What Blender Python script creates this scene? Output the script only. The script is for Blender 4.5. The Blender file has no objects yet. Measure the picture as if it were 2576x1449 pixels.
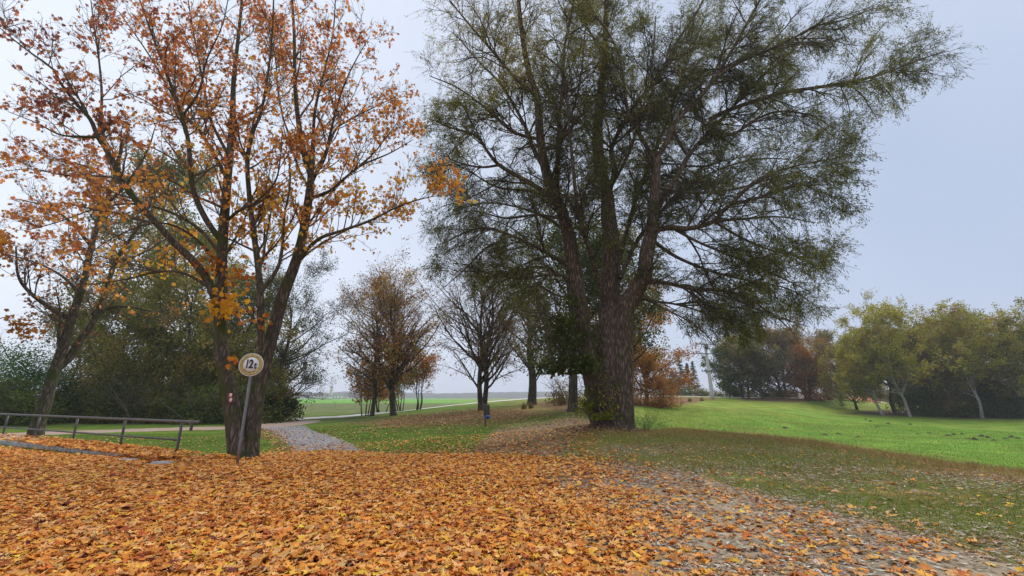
import bpy, math
import numpy as np
from mathutils import Vector

# ------------------------------------------------------------------ camera, world, sun
C = bpy.context.scene.collection
sc = bpy.context.scene
PITCH = math.radians(14.3); CAMZ = 1.5; F = 1080.0      # F: focal length in units of a 2576 wide frame
cam = bpy.data.objects.new('camera', bpy.data.cameras.new('camera')); C.objects.link(cam)
cam.location = (0, 0, CAMZ); cam.rotation_euler = (math.pi/2 + PITCH, 0, 0)
cam.data.sensor_width = 36; cam.data.lens = F/2576*36
cam.data.clip_start = 0.05; cam.data.clip_end = 6000
sc.camera = cam
SUN_EL = math.radians(52); SUN_AZ = math.radians(35)     # a bright patch high in the overcast
w = bpy.data.worlds.new('World'); sc.world = w; w.use_nodes = True
nt = w.node_tree; nd = nt.nodes; lk = nt.links
bg = nd['Background']; bg.inputs['Strength'].default_value = 0.1
sky = nd.new('ShaderNodeTexSky'); sky.sky_type = 'NISHITA'; sky.sun_disc = False
sky.sun_elevation = SUN_EL; sky.sun_rotation = math.radians(215); sky.dust_density = 4
tc = nd.new('ShaderNodeTexCoord')
sep = nd.new('ShaderNodeSeparateXYZ'); lk.new(tc.outputs['Generated'], sep.inputs[0])
ma = nd.new('ShaderNodeMath'); ma.operation = 'MULTIPLY_ADD'; ma.inputs[1].default_value = 0.62; ma.inputs[2].default_value = 0.50
lk.new(sep.outputs['X'], ma.inputs[0]); ma.use_clamp = True
noi = nd.new('ShaderNodeTexNoise'); noi.inputs['Scale'].default_value = 1.6; noi.inputs['Detail'].default_value = 3
lk.new(tc.outputs['Generated'], noi.inputs['Vector'])
mb = nd.new('ShaderNodeMath'); mb.operation = 'MULTIPLY_ADD'; mb.inputs[1].default_value = 0.8
lk.new(noi.outputs['Fac'], mb.inputs[0])
mc = nd.new('ShaderNodeMath'); mc.operation = 'SUBTRACT'; mc.inputs[1].default_value = 0.40
lk.new(ma.outputs[0], mc.inputs[0]); lk.new(mc.outputs[0], mb.inputs[2]); mb.use_clamp = True
cloud = nd.new('ShaderNodeMix'); cloud.data_type = 'RGBA'
cloud.inputs['A'].default_value = (5.7, 6.1, 6.9, 1); cloud.inputs['B'].default_value = (3.1, 3.65, 4.85, 1)
lk.new(mb.outputs[0], cloud.inputs['Factor'])
mx = nd.new('ShaderNodeMix'); mx.data_type = 'RGBA'; mx.inputs['Factor'].default_value = 0.92
lk.new(sky.outputs[0], mx.inputs['A']); lk.new(cloud.outputs['Result'], mx.inputs['B'])
lk.new(mx.outputs['Result'], bg.inputs['Color'])
sl = bpy.data.lights.new('sun', 'SUN'); sl.energy = 2.1; sl.angle = math.radians(50); sl.color = (1, 0.90, 0.76)
so = bpy.data.objects.new('sun', sl); C.objects.link(so)
so.rotation_euler = (math.radians(90)-SUN_EL, 0, math.radians(180)-math.radians(215)+math.pi)
sc.view_settings.view_transform = 'Standard'; sc.view_settings.look = 'None'
sc.view_settings.exposure = 0.75; sc.view_settings.gamma = 1

# ------------------------------------------------------------------ small maths
cp, sp = math.cos(PITCH), math.sin(PITCH)
def P(u, v, Y):
    """world point on the sight line of frame position (u,v), Y metres ahead"""
    a = (u-1288)/F; b = (724-v)/F
    k = Y/(cp - b*sp)
    return np.array([a*k, Y, CAMZ + (sp + b*cp)*k])
def depth_of(v, Y): return Y/(cp - (724-v)/F*sp)
def project(x, y, z):
    zz = z-CAMZ
    d = y*cp + zz*sp; up = -y*sp + zz*cp
    d = np.where(d < .05, .05, d)
    return 1288 + F*x/d, 724 - F*up/d
def smooth(a, b, x):
    t = np.clip((x-a)/(b-a), 0, 1); return t*t*(3-2*t)
def norm(v): return v/np.maximum(np.linalg.norm(v, axis=-1, keepdims=True), 1e-9)
_tab = np.random.RandomState(5).rand(4096)
def vnoise(p, f=1.0):
    p = np.asarray(p, float)*f; i = np.floor(p).astype(np.int64); t = p-i; t = t*t*(3-2*t)
    def hsh(a, b, c): return _tab[(a*73 + b*1571 + c*3547 + (a*b) % 911 + (b*c) % 577) & 4095]
    r = 0
    for dx in (0, 1):
        for dy in (0, 1):
            for dz in (0, 1):
                wgt = (t[..., 0] if dx else 1-t[..., 0])*(t[..., 1] if dy else 1-t[..., 1])*(t[..., 2] if dz else 1-t[..., 2])
                r = r + wgt*hsh(i[..., 0]+dx, i[..., 1]+dy, i[..., 2]+dz)
    return r
def fbm(p, f=1.0, o=3):
    s = 0; a = .5; tot = 0
    for k in range(o): s = s + a*vnoise(p, f*2**k); tot += a; a *= .5
    return s/tot
def n2(x, y, f, o=3, s=0.0): return fbm(np.stack([x, y, np.zeros_like(x)+s], -1), f, o)

# ------------------------------------------------------------------ terrain
COL = {
 -1500: [(16.8,0),(18,-.25),(20.5,-.85),(27,-.85),(34,-.8),(45,-.8),(60,-.9),(80,-1),(150,-1)],
 0:    [(16.9,0),(18,-.25),(20.5,-.85),(27,-.85),(34,-.8),(45,-.8),(60,-.9),(80,-1),(150,-1)],
 450:  [(12.3,0),(13.3,-.2),(15,-.55),(22,-.7),(34,-.75),(45,-.8),(60,-.95),(80,-1),(150,-1)],
 620:  [(11,.02),(12.2,-.2),(15,-.58),(22,-.7),(34,-.75),(45,-.75),(60,-1),(80,-1),(150,-1)],
 870:  [(11.8,.04),(13,-.15),(16,-.47),(24,-.55),(33,-.6),(45,-.66),(60,-.75),(80,-1),(150,-1)],
 1000: [(11.8,0),(13,-.15),(16,-.46),(24,-.55),(33,-.5),(50,-.4),(63,-.42),(72,-.9),(150,-1)],
 1200: [(12,0),(14,-.2),(18,-.35),(26,-.19),(36,0),(48,.13),(76,.7),(82,.2),(150,-1)],
 1340: [(12,0),(15,-.12),(18,-.15),(28,.05),(42,.28),(60,.56),(84,1.4),(92,.9),(150,-1)],
 1440: [(12,0),(15,-.04),(20,0),(29,.15),(38,.36),(60,.9),(92,1.75),(100,1.5),(150,-1)],
 1540: [(14,0),(18,.08),(21,.14),(28,.1),(40,.3),(60,.8),(95,1.9),(110,1.9),(150,1.0)],
 1700: [(20,.14),(23,-.2),(30,-.9),(38,-1.05),(50,-.75),(64,0),(80,1.1),(95,1.8),(150,1.5)],
 2000: [(16.8,0),(19.5,-.6),(26,-1.8),(36,-2),(48,-1.6),(60,-.9),(80,.5),(92,1.4),(150,1.5)],
 2150: [(13.9,0),(17,-.8),(23,-2),(40,-2.1),(60,-1.7),(75,-1.3),(90,-.2),(108,1.2),(150,1.4)],
 2400: [(10.6,0),(13,-.7),(17,-1.9),(30,-2.2),(60,-2.1),(75,-1.8),(85,-1.6),(110,-1.3),(150,-1)],
 2576: [(9.6,0),(12,-.8),(16,-2),(30,-2.25),(60,-2.1),(75,-1.9),(90,-1.7),(110,-1.3),(150,-1)],
 4600: [(9.4,0),(12,-.8),(16,-2),(30,-2.25),(60,-2.1),(75,-1.9),(90,-1.7),(110,-1.3),(150,-1)]}
_us = sorted(COL); _ta = np.array([(u-1288)/F/1.05 for u in _us]); _az = np.arctan(_ta)
_R = np.array([[y*math.sqrt(1+t*t) for y, z in COL[u]] for u, t in zip(_us, _ta)])
_Z = np.array([[z for y, z in COL[u]] for u in _us])
def _h0(a, r):
    K = _R.shape[1]
    rk = [np.interp(a, _az, _R[:, k]) for k in range(K)] + [np.full_like(a, 450.)]
    zk = [np.interp(a, _az, _Z[:, k]) for k in range(K)] + [np.full_like(a, -1.)]
    z = np.zeros_like(r); rp = np.zeros_like(r)+.001; zp = np.zeros_like(r)
    rp = rk[0]*.6
    for k in range(K+1):
        t = np.clip((r-rp)/(rk[k]-rp), 0, 1); z = z + (zk[k]-zp)*t; rp = rk[k]; zp = zk[k]
    return z
def height(x, y):
    x = np.asarray(x, float); y = np.asarray(y, float)
    r = np.hypot(x, y)+1e-6; a = np.arctan2(x, y); z = 0
    for da in (-.012, 0, .012):
        for fr in (.97, 1, 1.03): z = z + _h0(a+da, r*fr)
    z = z/9
    amp = smooth(2, 12, r)*(1-.75*smooth(120, 400, r))
    z = z + amp*(.05*(n2(x, y, .45)-.5) + .16*(n2(x, y, .09, 2, 3.)-.5)) + .03*(n2(x, y, 1.3, 2, 7.)-.5)
    return z*np.where(y < 0, np.clip(1+y/8, 0, 1), 1)
def hz(x, y): return float(height(np.array([x]), np.array([y]))[0])
def hit(u, v, near=3.0):
    """where the sight line of (u,v) meets the terrain"""
    Ys = np.exp(np.linspace(math.log(near), math.log(900), 1500))
    a = (u-1288)/F; b = (724-v)/F; k = Ys/(cp-b*sp)
    x = a*k; z = CAMZ+(sp+b*cp)*k
    below = np.nonzero(z < height(x, Ys))[0]
    i = below[0] if len(below) else -1
    return np.array([x[i], Ys[i], hz(x[i], Ys[i])])
def G(u, Y, v=1050):
    """ground point in direction u at Y metres ahead"""
    p = P(u, v, Y); return np.array([p[0], Y, hz(p[0], Y)])
def inpoly(u, v, poly, soft=0):
    poly = np.array(poly, float); inside = np.zeros(u.shape, bool); dmin = np.full(u.shape, 1e9)
    n = len(poly)
    for i in range(n):
        x1, y1 = poly[i]; x2, y2 = poly[(i+1) % n]
        c = ((y1 > v) != (y2 > v)); xi = (x2-x1)*(v-y1)/((y2-y1) if y2 != y1 else 1e-9)+x1
        inside ^= c & (u < xi)
        if soft:
            L = (x2-x1)**2+(y2-y1)**2; t = np.clip(((u-x1)*(x2-x1)+(v-y1)*(y2-y1))/L, 0, 1)
            dmin = np.minimum(dmin, np.hypot((u-x1-t*(x2-x1))*.4, v-y1-t*(y2-y1)))
    if not soft: return inside.astype(float)
    return np.clip(.5+np.where(inside, dmin, -dmin)/soft, 0, 1)

# ------------------------------------------------------------------ mesh helpers
def mesh_obj(name, verts, faces, mat, parent=None, col=None, smooth_=False, origin=None):
    """faces: list of (M,k) index arrays"""
    verts = np.asarray(verts, np.float32)
    if origin is not None: verts = verts - np.asarray(origin, np.float32)
    faces = [np.asarray(f, np.int32) for f in faces if len(f)]
    me = bpy.data.meshes.new(name)
    me.vertices.add(len(verts)); me.vertices.foreach_set('co', verts.ravel())
    lv = np.concatenate([f.ravel() for f in faces]); tot = np.concatenate([np.full(len(f), f.shape[1], np.int32) for f in faces])
    st = np.concatenate([[0], np.cumsum(tot)[:-1]]).astype(np.int32)
    me.loops.add(len(lv)); me.loops.foreach_set('vertex_index', lv)
    me.polygons.add(len(tot)); me.polygons.foreach_set('loop_start', st); me.polygons.foreach_set('loop_total', tot)
    if smooth_: me.polygons.foreach_set('use_smooth', np.ones(len(tot), bool))
    if col is not None:
        at = me.color_attributes.new('col', 'FLOAT_COLOR', 'POINT')
        c4 = np.ones((len(verts), 4), np.float32); c4[:, :3] = col
        at.data.foreach_set('color', c4.ravel())
    me.update(calc_edges=True); me.materials.append(mat)
    o = bpy.data.objects.new(name, me); C.objects.link(o)
    if parent is not None: o.parent = parent
    if origin is not None and parent is None: o.location = tuple(float(q) for q in origin)
    return o
def tag(o, label=None, cat=None, group=None, kind=None):
    if label: o['label'] = label
    if cat: o['category'] = cat
    if group: o['group'] = group
    if kind: o['kind'] = kind
    return o
def thing(name, loc, label, cat, group=None, rz=0):
    o = bpy.data.objects.new(name, None); C.objects.link(o); o.location = tuple(float(q) for q in loc)
    o.rotation_euler = (0, 0, rz); o.empty_display_size = .2
    return tag(o, label, cat, group)
class Acc:
    def __init__(s): s.v = []; s.f = []; s.c = []; s.n = 0
    def add(s, v, fs, c=None):
        v = np.asarray(v, float).reshape(-1, 3); s.v.append(v)
        for f in fs: s.f.append(np.asarray(f)+s.n)
        if c is not None: s.c.append(np.broadcast_to(c, (len(v), 3)))
        s.n += len(v); return s
    def build(s, name, mat, parent=None, origin=None, smooth_=False):
        return mesh_obj(name, np.concatenate(s.v), s.f, mat, parent, np.concatenate(s.c) if s.c else None, smooth_, origin)
def tubes(paths, rad, S, cap=False):
    N, K, _ = paths.shape
    T = norm(np.gradient(paths, axis=1)); D = norm(paths[:, -1]-paths[:, 0])
    ref = np.cross(D, np.where(np.abs(D[:, :1]) < .7, [[1, 0, 0]], [[0, 1, 0]])); ref = norm(ref)[:, None, :]
    n1 = norm(ref-(ref*T).sum(-1, keepdims=True)*T); nn = np.cross(T, n1)
    a = np.arange(S)*2*math.pi/S
    V = paths[:, :, None, :] + rad[:, :, None, None]*(np.cos(a)[None, None, :, None]*n1[:, :, None, :]+np.sin(a)[None, None, :, None]*nn[:, :, None, :])
    idx = np.arange(N*K*S).reshape(N, K, S); nx = np.roll(idx, -1, axis=2)
    q = np.stack([idx[:, :-1], nx[:, :-1], nx[:, 1:], idx[:, 1:]], -1).reshape(-1, 4)
    fs = [q]
    if cap: fs += [idx[:, -1, :], idx[:, 0, ::-1]]
    return V.reshape(-1, 3), fs
def resample(pts, K):
    """smooth curve through the control points"""
    pts = np.asarray(pts, float); n = len(pts)
    if n == 2: return pts[0]+(pts[1]-pts[0])*np.linspace(0, 1, K)[:, None]
    ext = np.vstack([2*pts[0]-pts[1], pts, 2*pts[-1]-pts[-2]])
    t = np.linspace(0, n-1-1e-6, K); i = t.astype(int); f = (t-i)[:, None]
    p0, p1, p2, p3 = ext[i], ext[i+1], ext[i+2], ext[i+3]
    return .5*((2*p1)+(-p0+p2)*f+(2*p0-5*p1+4*p2-p3)*f*f+(-p0+3*p1-3*p2+p3)*f**3)
def box(cx, cy, cz, sx, sy, sz, rz=0, bev=0.0):
    """bevelled box"""
    b = min(bev, .45*min(sx, sy, sz)) if bev else 0
    pts = []; hx, hy, hz_ = sx/2, sy/2, sz/2
    def ring(z, ix, iy):
        if b: return [(-hx+ix+b, -hy+iy, z), (hx-ix-b, -hy+iy, z), (hx-ix, -hy+iy+b, z), (hx-ix, hy-iy-b, z), (hx-ix-b, hy-iy, z), (-hx+ix+b, hy-iy, z), (-hx+ix, hy-iy-b, z), (-hx+ix, -hy+iy+b, z)]
        return [(-hx, -hy, z), (hx, -hy, z), (hx, hy, z), (-hx, hy, z)]
    rs = [ring(-hz_, b, b), ring(-hz_+b, 0, 0), ring(hz_-b, 0, 0), ring(hz_, b, b)] if b else [ring(-hz_, 0, 0), ring(hz_, 0, 0)]
    n = len(rs[0]); v = np.array([p for r in rs for p in r]); f = []
    for k in range(len(rs)-1):
        for i in range(n): f.append([k*n+i, k*n+(i+1) % n, (k+1)*n+(i+1) % n, (k+1)*n+i])
    c, s_ = math.cos(rz), math.sin(rz)
    v = np.stack([v[:, 0]*c-v[:, 1]*s_+cx, v[:, 0]*s_+v[:, 1]*c+cy, v[:, 2]+cz], -1)
    top = np.array([[(len(rs)-1)*n+i for i in range(n)]]); bot = np.array([[i for i in range(n)][::-1]])
    return v, [np.array(f), top, bot]

# ------------------------------------------------------------------ materials
def mat(name):
    m = bpy.data.materials.new(name); m.use_nodes = True
    return m, m.node_tree.nodes, m.node_tree.links, m.node_tree.nodes['Principled BSDF']
def leaf_mat(name, trans=.35, rough=.6):
    m, n, l, b = mat(name)
    a = n.new('ShaderNodeAttribute'); a.attribute_name = 'col'
    l.new(a.outputs['Color'], b.inputs['Base Color']); b.inputs['Roughness'].default_value = rough
    b.inputs['Specular IOR Level'].default_value = .25
    if trans:
        t = n.new('ShaderNodeBsdfTranslucent'); l.new(a.outputs['Color'], t.inputs['Color'])
        x = n.new('ShaderNodeMixShader'); x.inputs[0].default_value = trans
        l.new(b.outputs[0], x.inputs[1]); l.new(t.outputs[0], x.inputs[2]); l.new(x.outputs[0], n['Material Output'].inputs[0])
    return m
def bark_mat(name, c1, c2, moss=None, scale=(9, 9, 1.6), bump=.6, mossamt=.5):
    m, n, l, b = mat(name)
    t = n.new('ShaderNodeTexCoord'); mp = n.new('ShaderNodeMapping'); mp.inputs['Scale'].default_value = scale
    l.new(t.outputs['Object'], mp.inputs[0])
    vo = n.new('ShaderNodeTexVoronoi'); vo.feature = 'DISTANCE_TO_EDGE'; vo.inputs['Scale'].default_value = 2.2
    no = n.new('ShaderNodeTexNoise'); no.inputs['Scale'].default_value = 3.0; no.inputs['Detail'].default_value = 6; no.inputs['Roughness'].default_value = .7
    wv = n.new('ShaderNodeMix'); wv.data_type = 'RGBA'; wv.inputs['Factor'].default_value = .25
    l.new(mp.outputs[0], no.inputs['Vector']); l.new(mp.outputs[0], wv.inputs['A']); l.new(no.outputs['Color'], wv.inputs['B'])
    l.new(wv.outputs['Result'], vo.inputs['Vector'])
    r = n.new('ShaderNodeValToRGB'); r.color_ramp.elements[0].color = (*[q*.55 for q in c1], 1); r.color_ramp.elements[1].color = (*c2, 1)
    r.color_ramp.elements[0].position = .25; r.color_ramp.elements[1].position = .72
    e = r.color_ramp.elements.new(.5); e.color = (*c1, 1)
    ad = n.new('ShaderNodeMath'); ad.operation = 'MULTIPLY_ADD'; ad.inputs[1].default_value = .7
    l.new(vo.outputs['Distance'], ad.inputs[0]); l.new(no.outputs['Fac'], ad.inputs[2])
    sb = n.new('ShaderNodeMath'); sb.operation = 'SUBTRACT'; sb.inputs[1].default_value = .08; l.new(ad.outputs[0], sb.inputs[0])
    l.new(sb.outputs[0], r.inputs['Fac']); out = r.outputs['Color']
    if moss:
        mo = n.new('ShaderNodeTexNoise'); mo.inputs['Scale'].default_value = 1.7; mo.inputs['Detail'].default_value = 5
        l.new(t.outputs['Object'], mo.inputs['Vector'])
        rr = n.new('ShaderNodeMapRange'); rr.inputs['From Min'].default_value = .62-mossamt*.25; rr.inputs['From Max'].default_value = .74-mossamt*.2
        l.new(mo.outputs['Fac'], rr.inputs['Value'])
        x = n.new('ShaderNodeMix'); x.data_type = 'RGBA'; x.inputs['B'].default_value = (*moss, 1)
        l.new(rr.outputs[0], x.inputs['Factor']); l.new(out, x.inputs['A']); out = x.outputs['Result']
    l.new(out, b.inputs['Base Color']); b.inputs['Roughness'].default_value = .9; b.inputs['Specular IOR Level'].default_value = .2
    bp = n.new('ShaderNodeBump'); bp.inputs['Strength'].default_value = bump; bp.inputs['Distance'].default_value = .04
    l.new(ad.outputs[0], bp.inputs['Height']); l.new(bp.outputs[0], b.inputs['Normal'])
    return m
def noise_mat(name, c1, c2, scale=8, rough=.8, bump=.2, dist=.01, metal=0, detail=6, spread=.2, coord='Object'):
    m, n, l, b = mat(name)
    t = n.new('ShaderNodeTexCoord'); no = n.new('ShaderNodeTexNoise'); no.inputs['Scale'].default_value = scale; no.inputs['Detail'].default_value = detail
    no.inputs['Roughness'].default_value = .65
    l.new(t.outputs[coord], no.inputs['Vector'])
    r = n.new('ShaderNodeValToRGB'); r.color_ramp.elements[0].color = (*c1, 1); r.color_ramp.elements[1].color = (*c2, 1)
    r.color_ramp.elements[0].position = .5-spread; r.color_ramp.elements[1].position = .5+spread
    l.new(no.outputs['Fac'], r.inputs['Fac']); l.new(r.outputs['Color'], b.inputs['Base Color'])
    b.inputs['Roughness'].default_value = rough; b.inputs['Metallic'].default_value = metal
    if bump:
        bp = n.new('ShaderNodeBump'); bp.inputs['Strength'].default_value = bump; bp.inputs['Distance'].default_value = dist
        l.new(no.outputs['Fac'], bp.inputs['Height']); l.new(bp.outputs[0], b.inputs['Normal'])
    return m
def ground_mat():
    m, n, l, b = mat('ground')
    a = n.new('ShaderNodeAttribute'); a.attribute_name = 'col'
    t = n.new('ShaderNodeTexCoord')
    n1 = n.new('ShaderNodeTexNoise'); n1.inputs['Scale'].default_value = 6; n1.inputs['Detail'].default_value = 9; n1.inputs['Roughness'].default_value = .75
    l.new(t.outputs['Object'], n1.inputs['Vector'])
    n3 = n.new('ShaderNodeTexNoise'); n3.inputs['Scale'].default_value = .35; n3.inputs['Detail'].default_value = 8; n3.inputs['Roughness'].default_value = .7
    l.new(t.outputs['Object'], n3.inputs['Vector'])
    s = n.new('ShaderNodeMath'); s.operation = 'ADD'; l.new(n1.outputs['Fac'], s.inputs[0]); l.new(n3.outputs['Fac'], s.inputs[1])
    r = n.new('ShaderNodeMapRange'); r.inputs['From Min'].default_value = .72; r.inputs['From Max'].default_value = 1.28
    r.inputs['To Min'].default_value = .42; r.inputs['To Max'].default_value = 1.6; l.new(s.outputs[0], r.inputs['Value'])
    x = n.new('ShaderNodeVectorMath'); x.operation = 'SCALE'; l.new(a.outputs['Color'], x.inputs[0]); l.new(r.outputs[0], x.inputs['Scale'])
    l.new(x.outputs[0], b.inputs['Base Color']); b.inputs['Roughness'].default_value = .95; b.inputs['Specular IOR Level'].default_value = .1
    bp = n.new('ShaderNodeBump'); bp.inputs['Strength'].default_value = .7; bp.inputs['Distance'].default_value = .06
    l.new(s.outputs[0], bp.inputs['Height']); l.new(bp.outputs[0], b.inputs['Normal'])
    return m
M_LEAF = leaf_mat('leaf', .6); M_LITTER = leaf_mat('dry_leaf', .12, .7); M_GRASS = leaf_mat('grass_blade', .2, .7)
M_FAR = leaf_mat('foliage', .45, .8)
M_GROUND = ground_mat()
M_BARK_MAPLE = bark_mat('maple_bark', (.075, .060, .046), (.20, .165, .13), (.055, .07, .018), (7, 7, 1.5), 1.0, .55)
M_BARK_WILLOW = bark_mat('willow_bark', (.09, .064, .048), (.25, .19, .15), (.06, .065, .022), (6, 6, 1.1), 1.0, .25)
M_TWIG = noise_mat('twig_bark', (.07, .052, .038), (.15, .115, .08), 6, .9, 0)
M_TWIG_DARK = noise_mat('dark_twig', (.035, .027, .02), (.08, .06, .042), 6, .9, 0)
M_BARK_DARK = bark_mat('dark_bark', (.060, .048, .038), (.15, .12, .095), (.04, .05, .02), (4, 4, .8), .8, .3)
M_TWIG_GREY = noise_mat('grey_twig', (.06, .05, .042), (.12, .10, .085), 6, .9, 0)
M_TWIG_BROWN = noise_mat('brown_twig', (.12, .085, .055), (.22, .16, .10), 6, .9, 0)
M_BIRCH = noise_mat('birch_bark', (.10, .09, .08), (.38, .36, .32), 5, .8, .3, .02, spread=.12)

# ------------------------------------------------------------------ ground
def terrain_grid(a0, a1, na, r):
    az = np.linspace(a0, a1, na); A, R = np.meshgrid(az, r)
    return R*np.sin(A), R*np.cos(A)
azf = np.radians(np.linspace(-58, 58, 900)); azb = np.radians(np.linspace(58, 302, 62)[1:-1]); az = np.concatenate([azf, azb])
rr = np.concatenate([[.05, .8, 1.6, 2.4], np.exp(np.linspace(math.log(3), math.log(1600), 640))])
A_, R_ = np.meshgrid(az, rr); GX = R_*np.sin(A_); GY = R_*np.cos(A_); GZ = height(GX, GY)
GU, GV = project(GX, GY, GZ)
ORANGE = np.array([.30, .125, .03]); SAND = np.array([.42, .35, .25]); LAWN = np.array([.085, .15, .018]); DRYG = np.array([.20, .155, .05])
BROWN = np.array([.15, .085, .045]); MEADOW = np.array([.12, .24, .025]); MEADY = np.array([.22, .25, .04]); FIELDG = np.array([.12, .30, .03])
FIELDO = np.array([.105, .13, .045]); GRAVEL = np.array([.34, .25, .21]); MULCH = np.array([.15, .105, .07])
# outlines of the ground covers
E_LEAF = [(-900, 1128), (0, 1132), (200, 1150), (450, 1152), (600, 1160), (650, 1147), (760, 1140), (880, 1140), (1060, 1150), (1200, 1146), (1400, 1150), (1520, 1160), (1750, 1190), (1900, 1240),
          (2100, 1290), (2300, 1345), (2576, 1430), (2900, 1520), (2900, 2600), (-900, 2600)]
LITTER_W = [(1250, 1075), (1460, 1045), (1500, 1070), (1440, 1120), (1420, 1150), (1270, 1150), (1180, 1140)]
def cover_colour(x, y, z, u, v):
    r = np.hypot(x, y); N1 = n2(x, y, .5, 4); N2 = n2(x, y, .12, 3, 5.); N3 = n2(x, y, 2.5, 3, 9.)
    c = np.zeros(x.shape+(3,)); c[:] = LAWN
    def put(m, col): 
        nonlocal c
        m = np.clip(m, 0, 1)[..., None]; c = c*(1-m)+np.asarray(col)*m
    vis = (y > 1)
    put((N3-.35)*.9, LAWN*np.array([1.5, 1.25, 1.1])); put((N1-.5)*1.6, DRYG*.8)
    # meadow on the right, yellowish towards the embankment
    right = smooth(1540, 1640, u)*vis
    zone = right*smooth(17, 24, r)
    put(zone, MEADOW); put(zone*(N1-.4)*2.2, MEADOW*np.array([1.5, 1.0, 1.3])); put(zone*(N3-.5)*1.5, LAWN*np.array([1.3, 1.1, 1])); put(zone*(N2-.45)*2., MEADOW*.72)
    yel = zone*(smooth(46, 84, y+ (N1-.5)*46+(N2-.5)*60)); yel = np.maximum(yel, zone*smooth(1900, 1650, u)*smooth(34, 46, y)*.8); put(yel*.85, MEADY)
    put(yel*(N3-.4)*1.6, DRYG*1.1); put(yel*(N1-.42)*2.2, MEADOW)
    emb = zone*smooth(1035, 1008, v+(N1-.5)*16)*smooth(1640, 1760, u)
    put(emb*smooth(1960, 2060, u)*smooth(2220, 2120, u)*.8, LAWN*1.3)
    put(inpoly(u, v+(N1-.5)*8, [(1590, 990), (1760, 1000), (1800, 1003), (1730, 1016), (1590, 1022)], 8), BROWN*1.2)
    put(inpoly(u, v+(N1-.5)*6, [(1830, 985), (2105, 985), (2100, 1004), (1990, 1012), (1870, 1006)], 6), BROWN*.9)
    put(inpoly(u, v+(N1-.5)*6, [(2110, 1040), (2230, 1030), (2700, 1040), (2700, 1054), (2400, 1052), (2240, 1046)], 8)*vis, MULCH*.5)
    # embankment under the middle trees
    put(inpoly(u, v+(N1-.5)*12, [(880, 1062), (1000, 1048), (1200, 1030), (1330, 1026), (1400, 1045), (1300, 1062), (1180, 1072), (1000, 1075)], 14)*.85, BROWN*1.15)
    put(inpoly(u, v+(N1-.5)*12, [(1330, 1003), (1480, 996), (1500, 1036), (1400, 1036), (1340, 1024)], 10)*.9, BROWN*1.1)
    put(inpoly(u, v+(N1-.5)*8, [(1190, 1030), (1330, 1010), (1400, 1030), (1380, 1040), (1240, 1040)], 10)*.4, DRYG*1.3)
    put(inpoly(u, v+(N1-.5)*8, [(760, 1120), (1150, 1100), (1330, 1062), (1480, 1040), (1480, 1050), (1300, 1085), (1130, 1130), (900, 1142)], 14)*.6, LAWN*np.array([1.2, 1.45, 1.2]))
    put(inpoly(u, v+(N1-.5)*12, LITTER_W, 16)*.9, MULCH*1.5)
    # bank top on the right: dry, leafy turf
    bank = right*smooth(24, 17, r)*vis; bank = np.maximum(bank, smooth(1380, 1500, u)*vis*smooth(26, 20, r))
    put(bank*.85, np.array([.19, .195, .05])); put(bank*(N1-.40)*2.2, LAWN*np.array([1.3, 1.15, 1])); put(bank*(N3-.45)*2, MULCH); put(bank*smooth(.6, .72, N3), DRYG*1.6)
    put(inpoly(u, v+(N1-.5)*18, [(1570, 1080), (1900, 1085), (2300, 1145), (2580, 1195), (2600, 1225), (2200, 1165), (1850, 1125), (1600, 1105)], 22)*.8, MULCH*np.array([1.6, 1.4, .95]))
    # far field on the left
    fld = smooth(62, 75, y)*smooth(1560, 1480, u)*vis
    put(fld, FIELDO); put(fld*(N1-.4)*.8, FIELDO*1.25); put(fld*smooth(185, 215, y), FIELDG); put(fld*smooth(1080, 1250, u)*.7, MEADY*.8)
    fl2 = smooth(36, 42, y+ (N1-.5)*4)*smooth(62, 58, y)*smooth(980, 940, u)*vis
    put(fl2*.6, FIELDO)
    # leaf carpet and sandy ground
    m = inpoly(u, v+(N1-.5)*14, E_LEAF, 12); m = np.where(y < 3, 1, m)
    sandy = smooth(1200, 1900, u+(v-1300)*.6+(N1-.5)*500)
    put(m, ORANGE*.75); put(m*sandy, SAND); put(m*sandy*(N3-.5)*1.6, MULCH*1.8)
    return c
GC = cover_colour(GX, GY, GZ, GU, GV)
na = len(az); nr = len(rr); ii = np.arange(na*nr).reshape(nr, na); jj = np.roll(ii, -1, 1)
q = np.stack([ii[:-1], ii[1:], jj[1:], jj[:-1]], -1).reshape(-1, 4)
g = mesh_obj('ground', np.stack([GX, GY, GZ], -1).reshape(-1, 3), [q, ii[0][None, :]], M_GROUND, None, GC.reshape(-1, 3), True)
tag(g, kind='structure')

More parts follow.
